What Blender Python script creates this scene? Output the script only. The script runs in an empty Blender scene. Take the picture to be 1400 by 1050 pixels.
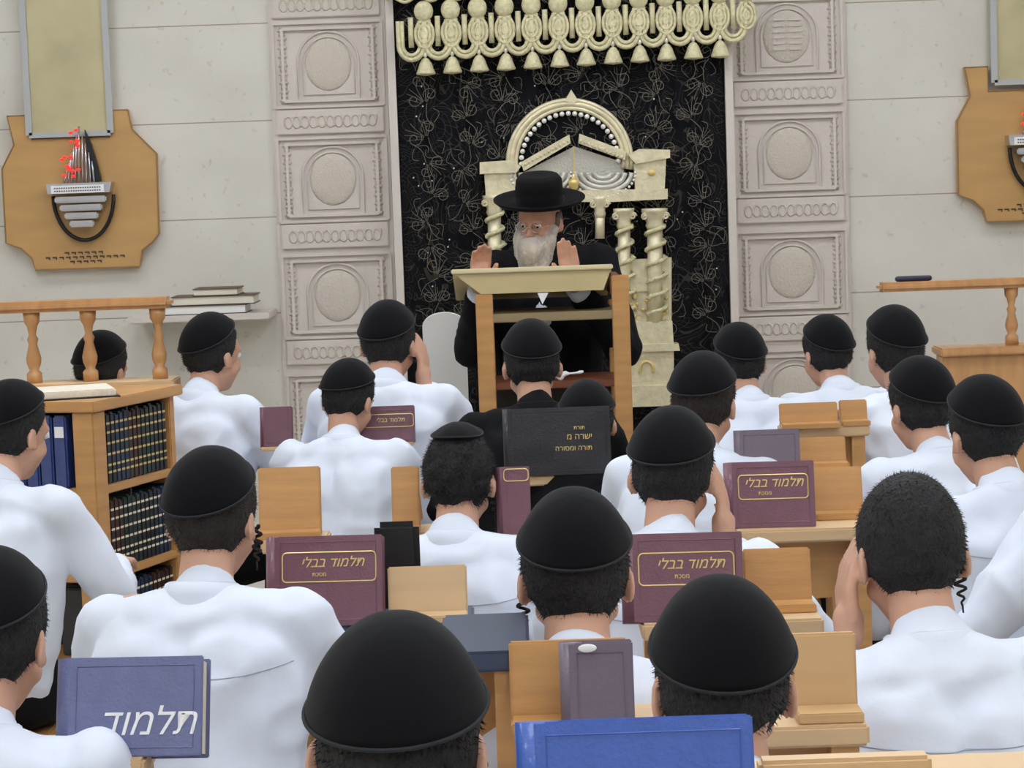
import bpy, bmesh, math, random
from mathutils import Matrix, Vector, noise
R = math.radians
random.seed(7)
SC = bpy.context.scene
COL = SC.collection
V = Vector

# ------------------------------------------------------------------ camera
F = 3000.0
PITCH, ROLL = R(5.16), R(2.0)
CAM = V((0, 0, 1.65))
FWD = V((0, math.cos(PITCH), -math.sin(PITCH)))
U0 = V((0, math.sin(PITCH), math.cos(PITCH)))
R0 = V((1, 0, 0))
UP = U0 * math.cos(ROLL) + R0 * math.sin(ROLL)
RT = R0 * math.cos(ROLL) - U0 * math.sin(ROLL)
cam = bpy.data.objects.new('camera', bpy.data.cameras.new('camera'))
COL.objects.link(cam)
cam.matrix_world = Matrix(((RT.x, UP.x, -FWD.x, CAM.x), (RT.y, UP.y, -FWD.y, CAM.y), (RT.z, UP.z, -FWD.z, CAM.z), (0, 0, 0, 1)))
cam.data.sensor_width = 36
cam.data.lens = F / 1400 * 36
cam.data.clip_start = .02
SC.camera = cam

def ray(px, py):
    return FWD + RT * ((px - 700) / F) - UP * ((py - 525) / F)
def P(px, py, Y):
    d = ray(px, py)
    return CAM + d * (Y / d.y)
def S(px, Y):                       # size of px pixels at depth Y
    return px * Y / F

# ------------------------------------------------------------------ materials
def lin(c):
    return tuple((x / 12.92 if x <= .04045 else ((x + .055) / 1.055) ** 2.4) for x in (v / 255 for v in c)) + (1,)
MATS = {}
def mat(name, rgb, rough=.6, metal=0., bump=0., bscale=40., var=0., vscale=6., sheen=0., coat=0., emit=0., stretch=None, spec=.5):
    if name in MATS:
        return MATS[name]
    m = bpy.data.materials.new(name)
    m.use_nodes = True
    nt = m.node_tree
    b = nt.nodes['Principled BSDF']
    c = lin(rgb)
    b.inputs['Base Color'].default_value = c
    b.inputs['Roughness'].default_value = rough
    b.inputs['Metallic'].default_value = metal
    b.inputs['Sheen Weight'].default_value = sheen
    b.inputs['Coat Weight'].default_value = coat
    b.inputs['Specular IOR Level'].default_value = spec
    if emit:
        b.inputs['Emission Color'].default_value = c
        b.inputs['Emission Strength'].default_value = emit
    if bump or var:
        tc = nt.nodes.new('ShaderNodeTexCoord')
        mp = nt.nodes.new('ShaderNodeMapping')
        nt.links.new(tc.outputs['Object'], mp.inputs[0])
        if stretch:
            mp.inputs['Scale'].default_value = stretch
    if var:
        n = nt.nodes.new('ShaderNodeTexNoise')
        n.inputs['Scale'].default_value = vscale
        n.inputs['Detail'].default_value = 5
        nt.links.new(mp.outputs[0], n.inputs['Vector'])
        cr = nt.nodes.new('ShaderNodeValToRGB')
        cr.color_ramp.elements[0].position = .3
        cr.color_ramp.elements[1].position = .7
        cr.color_ramp.elements[0].color = tuple(x * (1 - var) for x in c[:3]) + (1,)
        cr.color_ramp.elements[1].color = tuple(min(1, x * (1 + var)) for x in c[:3]) + (1,)
        nt.links.new(n.outputs['Fac'], cr.inputs[0])
        nt.links.new(cr.outputs[0], b.inputs['Base Color'])
    if bump:
        n2 = nt.nodes.new('ShaderNodeTexNoise')
        n2.inputs['Scale'].default_value = bscale
        n2.inputs['Detail'].default_value = 6
        nt.links.new(mp.outputs[0], n2.inputs['Vector'])
        bp = nt.nodes.new('ShaderNodeBump')
        bp.inputs['Strength'].default_value = bump
        bp.inputs['Distance'].default_value = .01
        nt.links.new(n2.outputs['Fac'], bp.inputs['Height'])
        nt.links.new(bp.outputs[0], b.inputs['Normal'])
    MATS[name] = m
    return m

SKIN = mat('skin', (205, 158, 132), .5, bump=.05, bscale=120, var=.06, vscale=20)
SKIN2 = mat('speaker_skin', (196, 146, 124), .5, bump=.1, bscale=60, var=.12, vscale=30)
HAIR = mat('dark_hair', (27, 25, 27), .75, bump=.9, bscale=160, var=.35, vscale=60, stretch=(1, 1, .5))
HAIRB = mat('brown_hair', (40, 31, 28), .75, bump=.9, bscale=160, var=.35, vscale=60, stretch=(1, 1, .5))
VELVET = mat('black_velvet', (10, 10, 14), .95, sheen=.06, spec=.2)
SHIRT = mat('white_cotton', (222, 229, 242), .85, bump=.35, bscale=9)
BLACKC = mat('black_cloth', (14, 14, 18), .9, bump=.15, bscale=60, spec=.2)
FELT = mat('black_felt', (8, 8, 10), .85, bump=.1, bscale=200, spec=.2)
BEARD = mat('grey_beard', (190, 180, 170), .85, bump=1., bscale=90, var=.25, vscale=30, stretch=(1, 1, .3))
WOOD = mat('honey_wood', (196, 146, 88), .45, bump=.06, bscale=20, var=.13, vscale=5, stretch=(1, 1, 7), coat=.2)
WOODR = mat('rail_wood', (200, 150, 98), .4, var=.12, vscale=6, stretch=(6, 1, 1), coat=.3)
WOODL = mat('pale_board', (212, 180, 138), .5, var=.07, vscale=4, stretch=(1, 1, 6))
LECT = mat('lectern_board', (200, 182, 134), .5, var=.05, vscale=4)
MAROON = mat('maroon_leatherette', (116, 74, 88), .38, bump=.15, bscale=220, var=.08, vscale=30, coat=.25)
SLATE = mat('slate_blue_cover', (104, 110, 150), .4, bump=.2, bscale=200, var=.08, vscale=30, coat=.2)
BLUE = mat('bright_blue_cover', (66, 100, 184), .38, bump=.2, bscale=180, var=.08, vscale=25, coat=.25)
MAUVE = mat('grey_mauve_cover', (116, 104, 118), .4, bump=.15, bscale=200, coat=.2)
BLACKB = mat('black_book_cover', (26, 27, 34), .4, bump=.2, bscale=160, coat=.3)
PAGES = mat('page_edges', (224, 216, 198), .8, var=.12, vscale=260, stretch=(.02, 1, .02))
GOLDF = mat('gold_foil', (226, 200, 128), .35, metal=.4)
WHITEI = mat('white_print', (240, 240, 240), .6)
CREAMI = mat('cream_print', (232, 220, 190), .55)
IVORY = mat('ivory_gold_metal', (222, 212, 178), .38, metal=.35, bump=.25, bscale=70, var=.12, vscale=25)
SILVER = mat('pearl_bead', (240, 238, 232), .25, metal=.3)
FRINGE = mat('gold_fringe', (216, 208, 168), .5, metal=.2, bump=.5, bscale=160, var=.15, vscale=60)
TAN = mat('tan_plaque', (192, 150, 92), .4, bump=.03, bscale=8, var=.10, vscale=3, stretch=(1, 1, 4), coat=.2)
PARCH = mat('parchment_marble', (190, 180, 140), .35, var=.14, vscale=4, coat=.3)
STEEL = mat('steel', (196, 198, 204), .25, metal=.85)
DARKM = mat('dark_metal', (40, 40, 42), .4, metal=.5)
RELIEF = mat('carved_stone', (208, 199, 190), .85, bump=.25, bscale=55, var=.03, vscale=8)
RELIEF2 = mat('carved_stone_fine', (205, 195, 182), .85, bump=.6, bscale=110, var=.03, vscale=50)
PLASTIC = mat('black_plastic', (26, 27, 29), .5)
REDG = mat('red_lamp', (235, 40, 35), .3, emit=1.2)
NAVY = mat('navy_cover', (32, 40, 68), .5)
TEXTD = mat('dark_ink', (70, 60, 52), .7)
WHITEP = mat('white_plaster_shell', (232, 230, 224), .5)

def wall_material():
    m = bpy.data.materials.new('cream_stone_wall')
    m.use_nodes = True
    nt = m.node_tree; N = nt.nodes.new; L = nt.links.new
    b = nt.nodes['Principled BSDF']
    tc = N('ShaderNodeTexCoord')
    n = N('ShaderNodeTexNoise'); n.inputs['Scale'].default_value = 2.2; n.inputs['Detail'].default_value = 8
    L(tc.outputs['Object'], n.inputs['Vector'])
    cr = N('ShaderNodeValToRGB')
    cr.color_ramp.elements[0].position = .3; cr.color_ramp.elements[1].position = .72
    cr.color_ramp.elements[0].color = lin((204, 199, 188)); cr.color_ramp.elements[1].color = lin((219, 215, 205))
    L(n.outputs['Fac'], cr.inputs[0])
    v = N('ShaderNodeTexNoise'); v.inputs['Scale'].default_value = 26; v.inputs['Detail'].default_value = 3
    L(tc.outputs['Object'], v.inputs['Vector'])
    c2 = N('ShaderNodeValToRGB')
    c2.color_ramp.elements[0].position = .66; c2.color_ramp.elements[1].position = .74
    c2.color_ramp.elements[0].color = (1, 1, 1, 1); c2.color_ramp.elements[1].color = (.86, .83, .79, 1)
    L(v.outputs['Fac'], c2.inputs[0])
    mx = N('ShaderNodeMix'); mx.data_type = 'RGBA'; mx.blend_type = 'MULTIPLY'; mx.inputs[0].default_value = 1
    L(cr.outputs[0], mx.inputs[6]); L(c2.outputs[0], mx.inputs[7])
    # horizontal joints between the stone courses
    sp = N('ShaderNodeSeparateXYZ'); L(tc.outputs['Object'], sp.inputs[0])
    a = N('ShaderNodeMath'); a.operation = 'ADD'; a.inputs[1].default_value = COURSE0; L(sp.outputs['Z'], a.inputs[0])
    d = N('ShaderNodeMath'); d.operation = 'DIVIDE'; d.inputs[1].default_value = COURSE; L(a.outputs[0], d.inputs[0])
    f = N('ShaderNodeMath'); f.operation = 'FRACT'; L(d.outputs[0], f.inputs[0])
    lt = N('ShaderNodeMath'); lt.operation = 'LESS_THAN'; lt.inputs[1].default_value = .012; L(f.outputs[0], lt.inputs[0])
    m2 = N('ShaderNodeMix'); m2.data_type = 'RGBA'; m2.inputs[7].default_value = lin((158, 146, 130))
    L(lt.outputs[0], m2.inputs[0]); L(mx.outputs[2], m2.inputs[6])
    L(m2.outputs[2], b.inputs['Base Color'])
    b.inputs['Roughness'].default_value = .55
    return m

def curtain_material():
    m = bpy.data.materials.new('embroidered_velvet')
    m.use_nodes = True
    nt = m.node_tree; N = nt.nodes.new; L = nt.links.new
    b = nt.nodes['Principled BSDF']
    tc = N('ShaderNodeTexCoord')
    fac = None
    for sc, k, seed in ((2.6, 7.0, 0.), (4.6, 4.5, 7.3)):
        mp = N('ShaderNodeMapping'); mp.inputs['Location'].default_value = (seed, 0, seed * .7)
        L(tc.outputs['Object'], mp.inputs[0])
        n = N('ShaderNodeTexNoise'); n.inputs['Scale'].default_value = sc; n.inputs['Detail'].default_value = 0.; n.inputs['Distortion'].default_value = 2.2
        L(mp.outputs[0], n.inputs['Vector'])
        mu = N('ShaderNodeMath'); mu.operation = 'MULTIPLY'; mu.inputs[1].default_value = k * 2.2; L(n.outputs['Fac'], mu.inputs[0])
        fr = N('ShaderNodeMath'); fr.operation = 'FRACT'; L(mu.outputs[0], fr.inputs[0])
        sb = N('ShaderNodeMath'); sb.operation = 'SUBTRACT'; sb.inputs[1].default_value = .5; L(fr.outputs[0], sb.inputs[0])
        ab = N('ShaderNodeMath'); ab.operation = 'ABSOLUTE'; L(sb.outputs[0], ab.inputs[0])
        ls = N('ShaderNodeMath'); ls.operation = 'LESS_THAN'; ls.inputs[1].default_value = .055; L(ab.outputs[0], ls.inputs[0])
        if fac is None:
            fac = ls
        else:
            mxm = N('ShaderNodeMath'); mxm.operation = 'MAXIMUM'; L(fac.outputs[0], mxm.inputs[0]); L(ls.outputs[0], mxm.inputs[1]); fac = mxm
    g = N('ShaderNodeTexNoise'); g.inputs['Scale'].default_value = 7; L(tc.outputs['Object'], g.inputs['Vector'])
    gg = N('ShaderNodeMath'); gg.operation = 'GREATER_THAN'; gg.inputs[1].default_value = .38; L(g.outputs['Fac'], gg.inputs[0])
    ff = N('ShaderNodeMath'); ff.operation = 'MULTIPLY'; L(fac.outputs[0], ff.inputs[0]); L(gg.outputs[0], ff.inputs[1])
    f3 = N('ShaderNodeMath'); f3.operation = 'MULTIPLY'; f3.inputs[1].default_value = .16; L(ff.outputs[0], f3.inputs[0])
    mx = N('ShaderNodeMix'); mx.data_type = 'RGBA'
    mx.inputs[6].default_value = lin((11, 11, 17)); mx.inputs[7].default_value = lin((132, 124, 108))
    L(f3.outputs[0], mx.inputs[0]); L(mx.outputs[2], b.inputs['Base Color'])
    b.inputs['Roughness'].default_value = .75
    b.inputs['Specular IOR Level'].default_value = .15
    return m

# ------------------------------------------------------------------ mesh building
class MB:
    def __init__(s):
        s.bm = bmesh.new()
    def box(s, c, size, rot=None, bev=0.):
        M = Matrix.Translation(c) @ (rot.to_4x4() if rot else Matrix()) @ Matrix.Diagonal((size[0], size[1], size[2], 1))
        g = bmesh.ops.create_cube(s.bm, size=1, matrix=M)
        if bev:
            es = list({e for v in g['verts'] for e in v.link_edges})
            bmesh.ops.bevel(s.bm, geom=es, offset=bev, segments=2, affect='EDGES')
        return s
    def boxab(s, a, b, bev=0.):
        a, b = V(a), V(b)
        return s.box((a + b) / 2, (abs(b.x - a.x), abs(b.y - a.y), abs(b.z - a.z)), None, bev)
    def cyl(s, p1, p2, r1, r2=None, seg=16):
        p1, p2 = V(p1), V(p2); r2 = r1 if r2 is None else r2
        d = p2 - p1
        M = Matrix.Translation((p1 + p2) / 2) @ d.to_track_quat('Z', 'Y').to_matrix().to_4x4()
        bmesh.ops.create_cone(s.bm, cap_ends=True, segments=seg, radius1=r1, radius2=r2, depth=d.length, matrix=M)
        return s
    def ell(s, c, r, rot=None, sub=3):
        M = Matrix.Translation(c) @ (rot.to_4x4() if rot else Matrix()) @ Matrix.Diagonal((r[0], r[1], r[2], 1))
        bmesh.ops.create_icosphere(s.bm, subdivisions=sub, radius=1, matrix=M)
        return s
    def cap(s, p1, p2, r1, r2, sub=2):
        b = bmesh.new()
        bmesh.ops.create_icosphere(b, subdivisions=sub, radius=r1, matrix=Matrix.Translation(p1))
        bmesh.ops.create_icosphere(b, subdivisions=sub, radius=r2, matrix=Matrix.Translation(p2))
        h = bmesh.ops.convex_hull(b, input=b.verts)
        junk = list({x for x in h['geom_interior'] + h['geom_unused'] if isinstance(x, bmesh.types.BMVert)})
        bmesh.ops.delete(b, geom=junk, context='VERTS')
        me = bpy.data.meshes.new('t'); b.to_mesh(me); b.free()
        s.bm.from_mesh(me); bpy.data.meshes.remove(me)
        return s
    def tube(s, pts, r, seg=8, closed=False):
        pts = [V(p) for p in pts]; n = len(pts)
        rr = r if isinstance(r, (list, tuple)) else [r] * n
        rings = []; prev = None
        for i, p in enumerate(pts):
            if closed:
                d = pts[(i + 1) % n] - pts[i - 1]
            else:
                d = pts[min(i + 1, n - 1)] - pts[max(i - 1, 0)]
            d.normalize()
            if prev is None:
                a = d.orthogonal().normalized()
            else:
                a = (prev - d * prev.dot(d))
                a = a.normalized() if a.length > 1e-6 else d.orthogonal().normalized()
            prev = a; b = d.cross(a)
            rings.append([s.bm.verts.new(p + (a * math.cos(2 * math.pi * k / seg) + b * math.sin(2 * math.pi * k / seg)) * rr[i]) for k in range(seg)])
        m = n if closed else n - 1
        for i in range(m):
            A, B = rings[i], rings[(i + 1) % n]
            for k in range(seg):
                s.bm.faces.new((A[k], A[(k + 1) % seg], B[(k + 1) % seg], B[k]))
        if not closed:
            s.bm.faces.new(rings[0][::-1]); s.bm.faces.new(rings[-1])
        return s
    def prism(s, poly, y0, y1):          # polygon in x,z extruded along y
        a = [s.bm.verts.new((x, y0, z)) for x, z in poly]
        b = [s.bm.verts.new((x, y1, z)) for x, z in poly]
        s.bm.faces.new(a); s.bm.faces.new(b[::-1])
        n = len(poly)
        for i in range(n):
            s.bm.faces.new((a[i], b[i], b[(i + 1) % n], a[(i + 1) % n]))
        return s
    def lathe(s, c, prof, seg=20, axis=None):
        c = V(c); rings = []
        for r, z in prof:
            rings.append([s.bm.verts.new(c + V((r * math.cos(2 * math.pi * k / seg), r * math.sin(2 * math.pi * k / seg), z))) for k in range(seg)])
        for A, B in zip(rings, rings[1:]):
            for k in range(seg):
                s.bm.faces.new((A[k], A[(k + 1) % seg], B[(k + 1) % seg], B[k]))
        s.bm.faces.new(rings[0][::-1]); s.bm.faces.new(rings[-1])
        return s
    def transform(s, M):
        bmesh.ops.transform(s.bm, matrix=M, verts=s.bm.verts); return s
    def build(s, name, m, parent=None, smooth=False, world=True):
        if world and parent is not None:
            bmesh.ops.translate(s.bm, verts=s.bm.verts, vec=-V(parent.location))
        bmesh.ops.recalc_face_normals(s.bm, faces=s.bm.faces)
        me = bpy.data.meshes.new(name); s.bm.to_mesh(me); s.bm.free()
        if smooth:
            me.shade_smooth()
        return link(name, me, m, parent)

def link(name, me, m, parent=None):
    o = bpy.data.objects.new(name, me); COL.objects.link(o)
    if m:
        me.materials.clear(); me.materials.append(m)
    if parent:
        o.parent = parent
    return o
def tag(o, label, cat, group=None, kind=None):
    o['label'] = label; o['category'] = cat
    if group: o['group'] = group
    if kind: o['kind'] = kind
    return o
def thing(name, label, cat, loc=(0, 0, 0), group=None):
    o = bpy.data.objects.new(name, None); COL.objects.link(o)
    o.empty_display_size = .05
    o.location = loc
    return tag(o, label, cat, group)
def struct(o):
    o['kind'] = 'structure'; return o
def remesh(mb, voxel, smooth=4, disp=None):
    me = bpy.data.meshes.new('t'); mb.bm.to_mesh(me); mb.bm.free()
    o = bpy.data.objects.new('t', me); COL.objects.link(o)
    r = o.modifiers.new('r', 'REMESH'); r.mode = 'VOXEL'; r.voxel_size = voxel
    if smooth:
        q = o.modifiers.new('s', 'SMOOTH'); q.iterations = smooth; q.factor = .5
    dg = bpy.context.evaluated_depsgraph_get()
    out = bpy.data.meshes.new_from_object(o.evaluated_get(dg))
    bpy.data.objects.remove(o); bpy.data.meshes.remove(me)
    if disp:
        ns = [v.normal.copy() for v in out.vertices]
        for v, n in zip(out.vertices, ns):
            v.co = disp(v.co, n)
    out.shade_smooth()
    return out
def glyphs(body, extrude=0.):
    c = bpy.data.curves.new('t', 'FONT'); c.body = body; c.size = 1; c.extrude = extrude; c.resolution_u = 3
    o = bpy.data.objects.new('t', c); COL.objects.link(o)
    me = bpy.data.meshes.new_from_object(o.evaluated_get(bpy.context.evaluated_depsgraph_get()))
    bpy.data.objects.remove(o); bpy.data.curves.remove(c)
    return me
ADV = {}
def wid(b):
    me = glyphs(b); xs = [v.co.x for v in me.vertices]; bpy.data.meshes.remove(me)
    return max(xs) - min(xs)
def adv(ch):
    if ch not in ADV:
        ADV[ch] = wid('\u05d4' + ch + '\u05d4') - wid('\u05d4\u05d4')
    return ADV[ch]
def text(body, size, M, m, parent, name, extrude=.0006, shear=0., align='CENTER', bold=0.):
    bm = bmesh.new(); x = 0.
    for ch in body:
        if ch == '\u05d3':                     # dalet: a roof bar and a leg
            mb = MB(); e = extrude / size
            mb.boxab((.01, .509, -e), (.498, .592, e)); mb.boxab((.317, 0, -e), (.407, .54, e))
            me = bpy.data.meshes.new('t'); mb.bm.to_mesh(me); mb.bm.free()
        elif ch == ' ':
            x += adv(ch); continue
        else:
            me = glyphs(ch, extrude / size)
        me.transform(Matrix.Translation((x, 0, 0))); bm.from_mesh(me); bpy.data.meshes.remove(me)
        x += adv(ch)
    Sh = Matrix(((1, shear, 0, 0), (0, 1, 0, 0), (0, 0, 1, 0), (0, 0, 0, 1)))
    T = M @ Matrix.Scale(size, 4) @ Sh @ Matrix.Translation((-x / 2, -.3, 0))
    me = bpy.data.meshes.new(name); bm.to_mesh(me); bm.free(); me.transform(T)
    if parent is not None:
        me.transform(Matrix.Translation(-V(parent.location)))
    return link(name, me, m, parent)
def heb(s):
    return s[::-1]
FRONT = Matrix.Rotation(R(90), 4, 'X')     # text plane facing -Y

# ------------------------------------------------------------------ room shell
WY = 9.90
zA = P(300, 300, WY).z; zB = P(300 - 4.6, 168, WY).z
COURSE = zB - zA
COURSE0 = -(zA % COURSE)
WALLM = wall_material()
CURT = curtain_material()
XL, XR, YB, ZC = -3.6, 3.6, -1.6, 3.5
struct(MB().boxab((XL, WY, 0), (XR, WY + .15, ZC)).build('wall_back', WALLM))
PLASTER = mat('white_plaster', (226, 222, 212), .9)
struct(MB().boxab((XL - .15, YB, 0), (XL, WY + .15, ZC)).build('wall_left', WALLM))
struct(MB().boxab((XR, YB, 0), (XR + .15, WY + .15, ZC)).build('wall_right', WALLM))
struct(MB().boxab((XL - .15, YB - .15, 0), (XR + .15, YB, ZC)).build('wall_front', PLASTER))
struct(MB().boxab((XL - .15, YB - .15, -.1), (XR + .15, WY + .15, 0)).build('floor', mat('pale_floor_tile', (206, 200, 190), .35, var=.06, vscale=3)))
struct(MB().boxab((XL - .15, YB - .15, ZC), (XR + .15, WY + .15, ZC + .1)).build('ceiling', PLASTER))

LAMP = mat('lamp_diffuser', (240, 246, 255), .5, emit=11.0)
for i, x in enumerate((-2.4, -.8, .8, 2.4)):
    for j, y in enumerate((-.3, 1.9, 4.1, 6.3, 8.4)):
        t = thing('ceiling_light', 'square white ceiling light panel above the hall', 'light', (x, y, ZC - .05), 'ceiling light panels above the hall')
        MB().box((x, y, ZC - .025), (.74, .74, .05)).build('frame', STEEL, t)
        MB().box((x, y, ZC - .055), (.68, .68, .012)).build('diffuser', LAMP, t)

# ------------------------------------------------------------------ carved stone columns on the wall
def arch_pts(cx, cz, w, h, n=14):
    pts = [(cx - w / 2, cz - h / 2), (cx + w / 2, cz - h / 2)]
    r = w / 2
    for k in range(n + 1):
        a = math.pi * k / n
        pts.append((cx + r * math.cos(a), cz + h / 2 - r + r * math.sin(a)))
    return pts
def relief_column(px_c, label, tiers, w_px, tablets):
    y1 = WY; w = S(w_px, WY)
    cx = P(px_c, 250, WY).x
    t = thing('carved_stone_panel', label, 'relief', (cx, y1, 0))
    MB().boxab((cx - w / 2, y1 - .02, .35), (cx + w / 2, y1, ZC - .05)).build('slab', RELIEF, t)
    for k, py in enumerate(tiers):
        cz = P(px_c, py, WY).z
        ph = .515
        f = MB()
        for q in (0, 1):
            ww, hh, th = w * (.93 - .16 * q), ph * (.72 - .10 * q), .012
            for sx in (-1, 1):
                f.boxab((cx + sx * ww / 2 - th / 2, y1 - .032 - .004 * q, cz - hh / 2), (cx + sx * ww / 2 + th / 2, y1 - .018, cz + hh / 2))
            for sz in (-1, 1):
                f.boxab((cx - ww / 2, y1 - .033 - .004 * q, cz + sz * hh / 2 - th / 2), (cx + ww / 2, y1 - .018, cz + sz * hh / 2 + th / 2))
        f.build('moulding', RELIEF, t)
        for sx in (-1, 1):                    # carved side strips
            g = MB()
            g.box((cx + sx * w * .385, y1 - .02, cz), (.03, .008, ph * .66))
            for j in range(17):
                g.ell((cx + sx * w * .385, y1 - .024, cz - ph * .3 + j * ph * .0375), (.024 - .008 * (j % 2), .006, .010), sub=1)
            g.build('side_carving', RELIEF2, t, True)
        a = MB()
        for s_, r_ in ((1.0, .006), (.84, .004)):
            pts = arch_pts(cx, cz - .005, w * .52 * s_, .30 * s_)
            a.tube([(x, y1 - .024, z) for x, z in pts], r_, 6, True)
        a.build('arch_line', RELIEF, t, True)
        MB().ell((cx, y1 - .02, cz), (w * .20, .016, .118)).build('medallion', RELIEF2, t, True)
        if tablets and k == 0:
            g = MB()
            for r_ in range(6):
                for c_ in (-1, 1):
                    g.box((cx + c_ * .036, y1 - .037, cz + .075 - r_ * .026), (.052, .005, .012))
            g.build('tablet_lines', RELIEF, t)
        zb = cz - ph * .49
        MB().boxab((cx - w * .46, y1 - .035, zb - .055), (cx + w * .46, y1 - .018, zb + .055), .004).build('ribbon_band', RELIEF, t)
        g = MB()
        for j in range(11):
            x = cx - w * .36 + j * w * .072
            g.tube([(x + .017 * math.cos(a_), y1 - .036, zb + .026 * math.sin(a_)) for a_ in [q * 2 * math.pi / 10 for q in range(10)]], .0045, 5, True)
            g.ell((x + .018, y1 - .036, zb + .01 * (-1) ** j), (.007, .004, .016), sub=1)
        g.build('scroll_ornament', RELIEF2, t, True)
relief_column(456, 'tall carved stone relief column with oval medallions left of the dark curtain', [88, 245, 404, 566, -72], 158, False)
relief_column(1079, 'tall carved stone relief column with tablets medallion right of the dark curtain', [50, 210, 372, 534, -110], 160, True)

# ------------------------------------------------------------------ ark curtain
CY = 9.76
c0, c1 = P(547, 250, CY), P(994, 250, CY)
cxm = (c0.x + c1.x) / 2
for sgn, x in ((-1, c0.x), (1, c1.x)):
    struct(MB().boxab((x + sgn * .0, WY - .17, .3), (x + sgn * .035, WY, ZC - .04)).build('trim_1' if sgn < 0 else 'trim_2', RELIEF))
bm = bmesh.new(); nx, nz = 120, 6
zt, zb = 3.2, .35
grid = []
for j in range(nz + 1):
    row = []
    for i in range(nx + 1):
        u = i / nx
        x = c0.x + .003 + (c1.x - c0.x - .006) * u
        y = CY + .018 * math.sin(u * 44) + .009 * math.sin(u * 97 + 1)
        row.append(bm.verts.new((x, y, zb + (zt - zb) * j / nz)))
    grid.append(row)
for j in range(nz):
    for i in range(nx):
        bm.faces.new((grid[j][i], grid[j][i + 1], grid[j + 1][i + 1], grid[j + 1][i]))
me = bpy.data.meshes.new('ark_curtain'); bm.to_mesh(me); bm.free(); me.shade_smooth()
cur = bpy.data.objects.new('ark_curtain', me); COL.objects.link(cur); me.materials.append(CURT)
sm = cur.modifiers.new('s', 'SOLIDIFY'); sm.thickness = .006
tag(cur, 'black velvet ark curtain embroidered with fine scrolling vines behind the speaker', 'curtain')
# embroidered scrolls: fans of leaves and spirals in raised thread
THREAD = mat('silver_gold_thread', (112, 107, 96), .5, metal=.2)
def motif(cx, cz, sc, mir, rot):
    g = MB()
    def put(pts, r_):
        q = []
        for x, z in pts:
            x *= mir
            q.append((cx + sc * (x * math.cos(rot) - z * math.sin(rot)), CY - .030, cz + sc * (x * math.sin(rot) + z * math.cos(rot))))
        g.tube(q, r_, 4)
    for sg in (-1, 1):
        put([(sg * (.30 + (.26 - .011 * k) * math.cos(k * .42 + 3.14)), .1 + (.26 - .011 * k) * math.sin(k * .42 + 3.14) * sg) for k in range(20)], .0015)
    for k in range(7):
        a = R(30 + 20 * k)
        put([(u * math.cos(a) * .8 + .12 * math.sin(u * 3 + k) * (1 if k > 3 else -1) * u, -.15 + u * math.sin(a) * .85) for u in (.12, .3, .5, .7, .85)], .0013)
    put([(.10 * math.sin(t_ * 5), -.95 + t_) for t_ in (0, .2, .4, .6, .8)], .0015)
    for sg in (-1, 1):
        put([(sg * (.08 + .30 * math.sin(u * 2.6)), -.85 + .45 * u) for u in (0, .2, .45, .7, 1.)], .0013)
    return g
rm = random.Random(5)
for i in range(8):
    for j in range(12):
        x = c0.x + .13 + (c1.x - c0.x - .26) * i / 7; z = 1.02 + j * .125 + (.06 if i % 2 else 0)
        motif(x + rm.uniform(-.03, .03), z + rm.uniform(-.02, .02), .115 + .02 * rm.random(), 1 if i % 2 else -1, rm.uniform(-.9, .9) + (3.14 if (i + j) % 3 == 0 else 0)).build('scroll_embroidery', THREAD, None).parent = cur
# glass beads sewn on
b = MB()
for _ in range(46):
    x = random.uniform(c0.x + .03, c1.x - .03); z = random.uniform(1.1, 2.4)
    b.ell((x, CY - .024, z), (.004, .003, .004), sub=1)
o = b.build('bead', SILVER); o.parent = cur; o['kind'] = 'stuff'

# fringed valance
va = thing('curtain_valance', 'gold crocheted fringe valance with bell tassels along the top of the ark curtain', 'valance', (cxm, CY - .06, 2.2))
VY = CY - .07
NT = 12
zl = P(582, 102, VY).z; zr = P(985, 78, VY).z
xl = P(582, 90, VY).x; xr = P(985, 80, VY).x
pitch = (xr - xl) / (NT - 1)
MB().boxab((c0.x - .04, VY + .01, (zl + zr) / 2 + .34), (c1.x + .03, VY + .03, 3.25)).build('backing', BLACKB, va)
for k in range(NT):
    x = xl + pitch * k; z0 = zl + (zr - zl) * k / (NT - 1)
    MB().lathe((x, VY, z0), [(.001, -.006), (.040, 0), (.042, .006), (.033, .028), (.026, .05), (.016, .066), (.004, .074)], 16).build('bell_tassel', FRINGE, va, True)
    MB().ell((x, VY, z0 + .086), (.011, .011, .014), sub=2).build('bead', SILVER, va, True)
for k in range(NT + 1):
    x = xl + pitch * (k - .5); z0 = zl + (zr - zl) * (k - .5) / (NT - 1)
    g = MB()
    for rr in (.038, .055):
        pts = [(x - rr, VY - .008, z0 + .235)] + [(x + rr * math.cos(a), VY - .008, z0 + .13 + rr * 1.15 * math.sin(a)) for a in [math.pi + math.pi * q / 10 for q in range(11)]] + [(x + rr, VY - .008, z0 + .235)]
        g.tube(pts, .011 if rr > .05 else .009, 6)
    g.cyl((x, VY - .005, z0 + .12), (x, VY - .005, z0 + .25), .012)
    g.build('loop_fringe', FRINGE, va, True)
    g = MB()
    x2 = x + pitch / 2
    for rr in (.012, .026, .040):
        g.tube([(x2 + rr * math.cos(a), VY - .012, z0 + .175 + rr * 1.5 * math.sin(a)) for a in [2 * math.pi * q / 14 for q in range(14)]], .0075, 6, True)
    g.build('oval_fringe', FRINGE, va, True)
    MB().ell((x2, VY - .01, z0 + .275), (.042, .024, .046), sub=3).build('dome_fringe', FRINGE, va, True)
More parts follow.
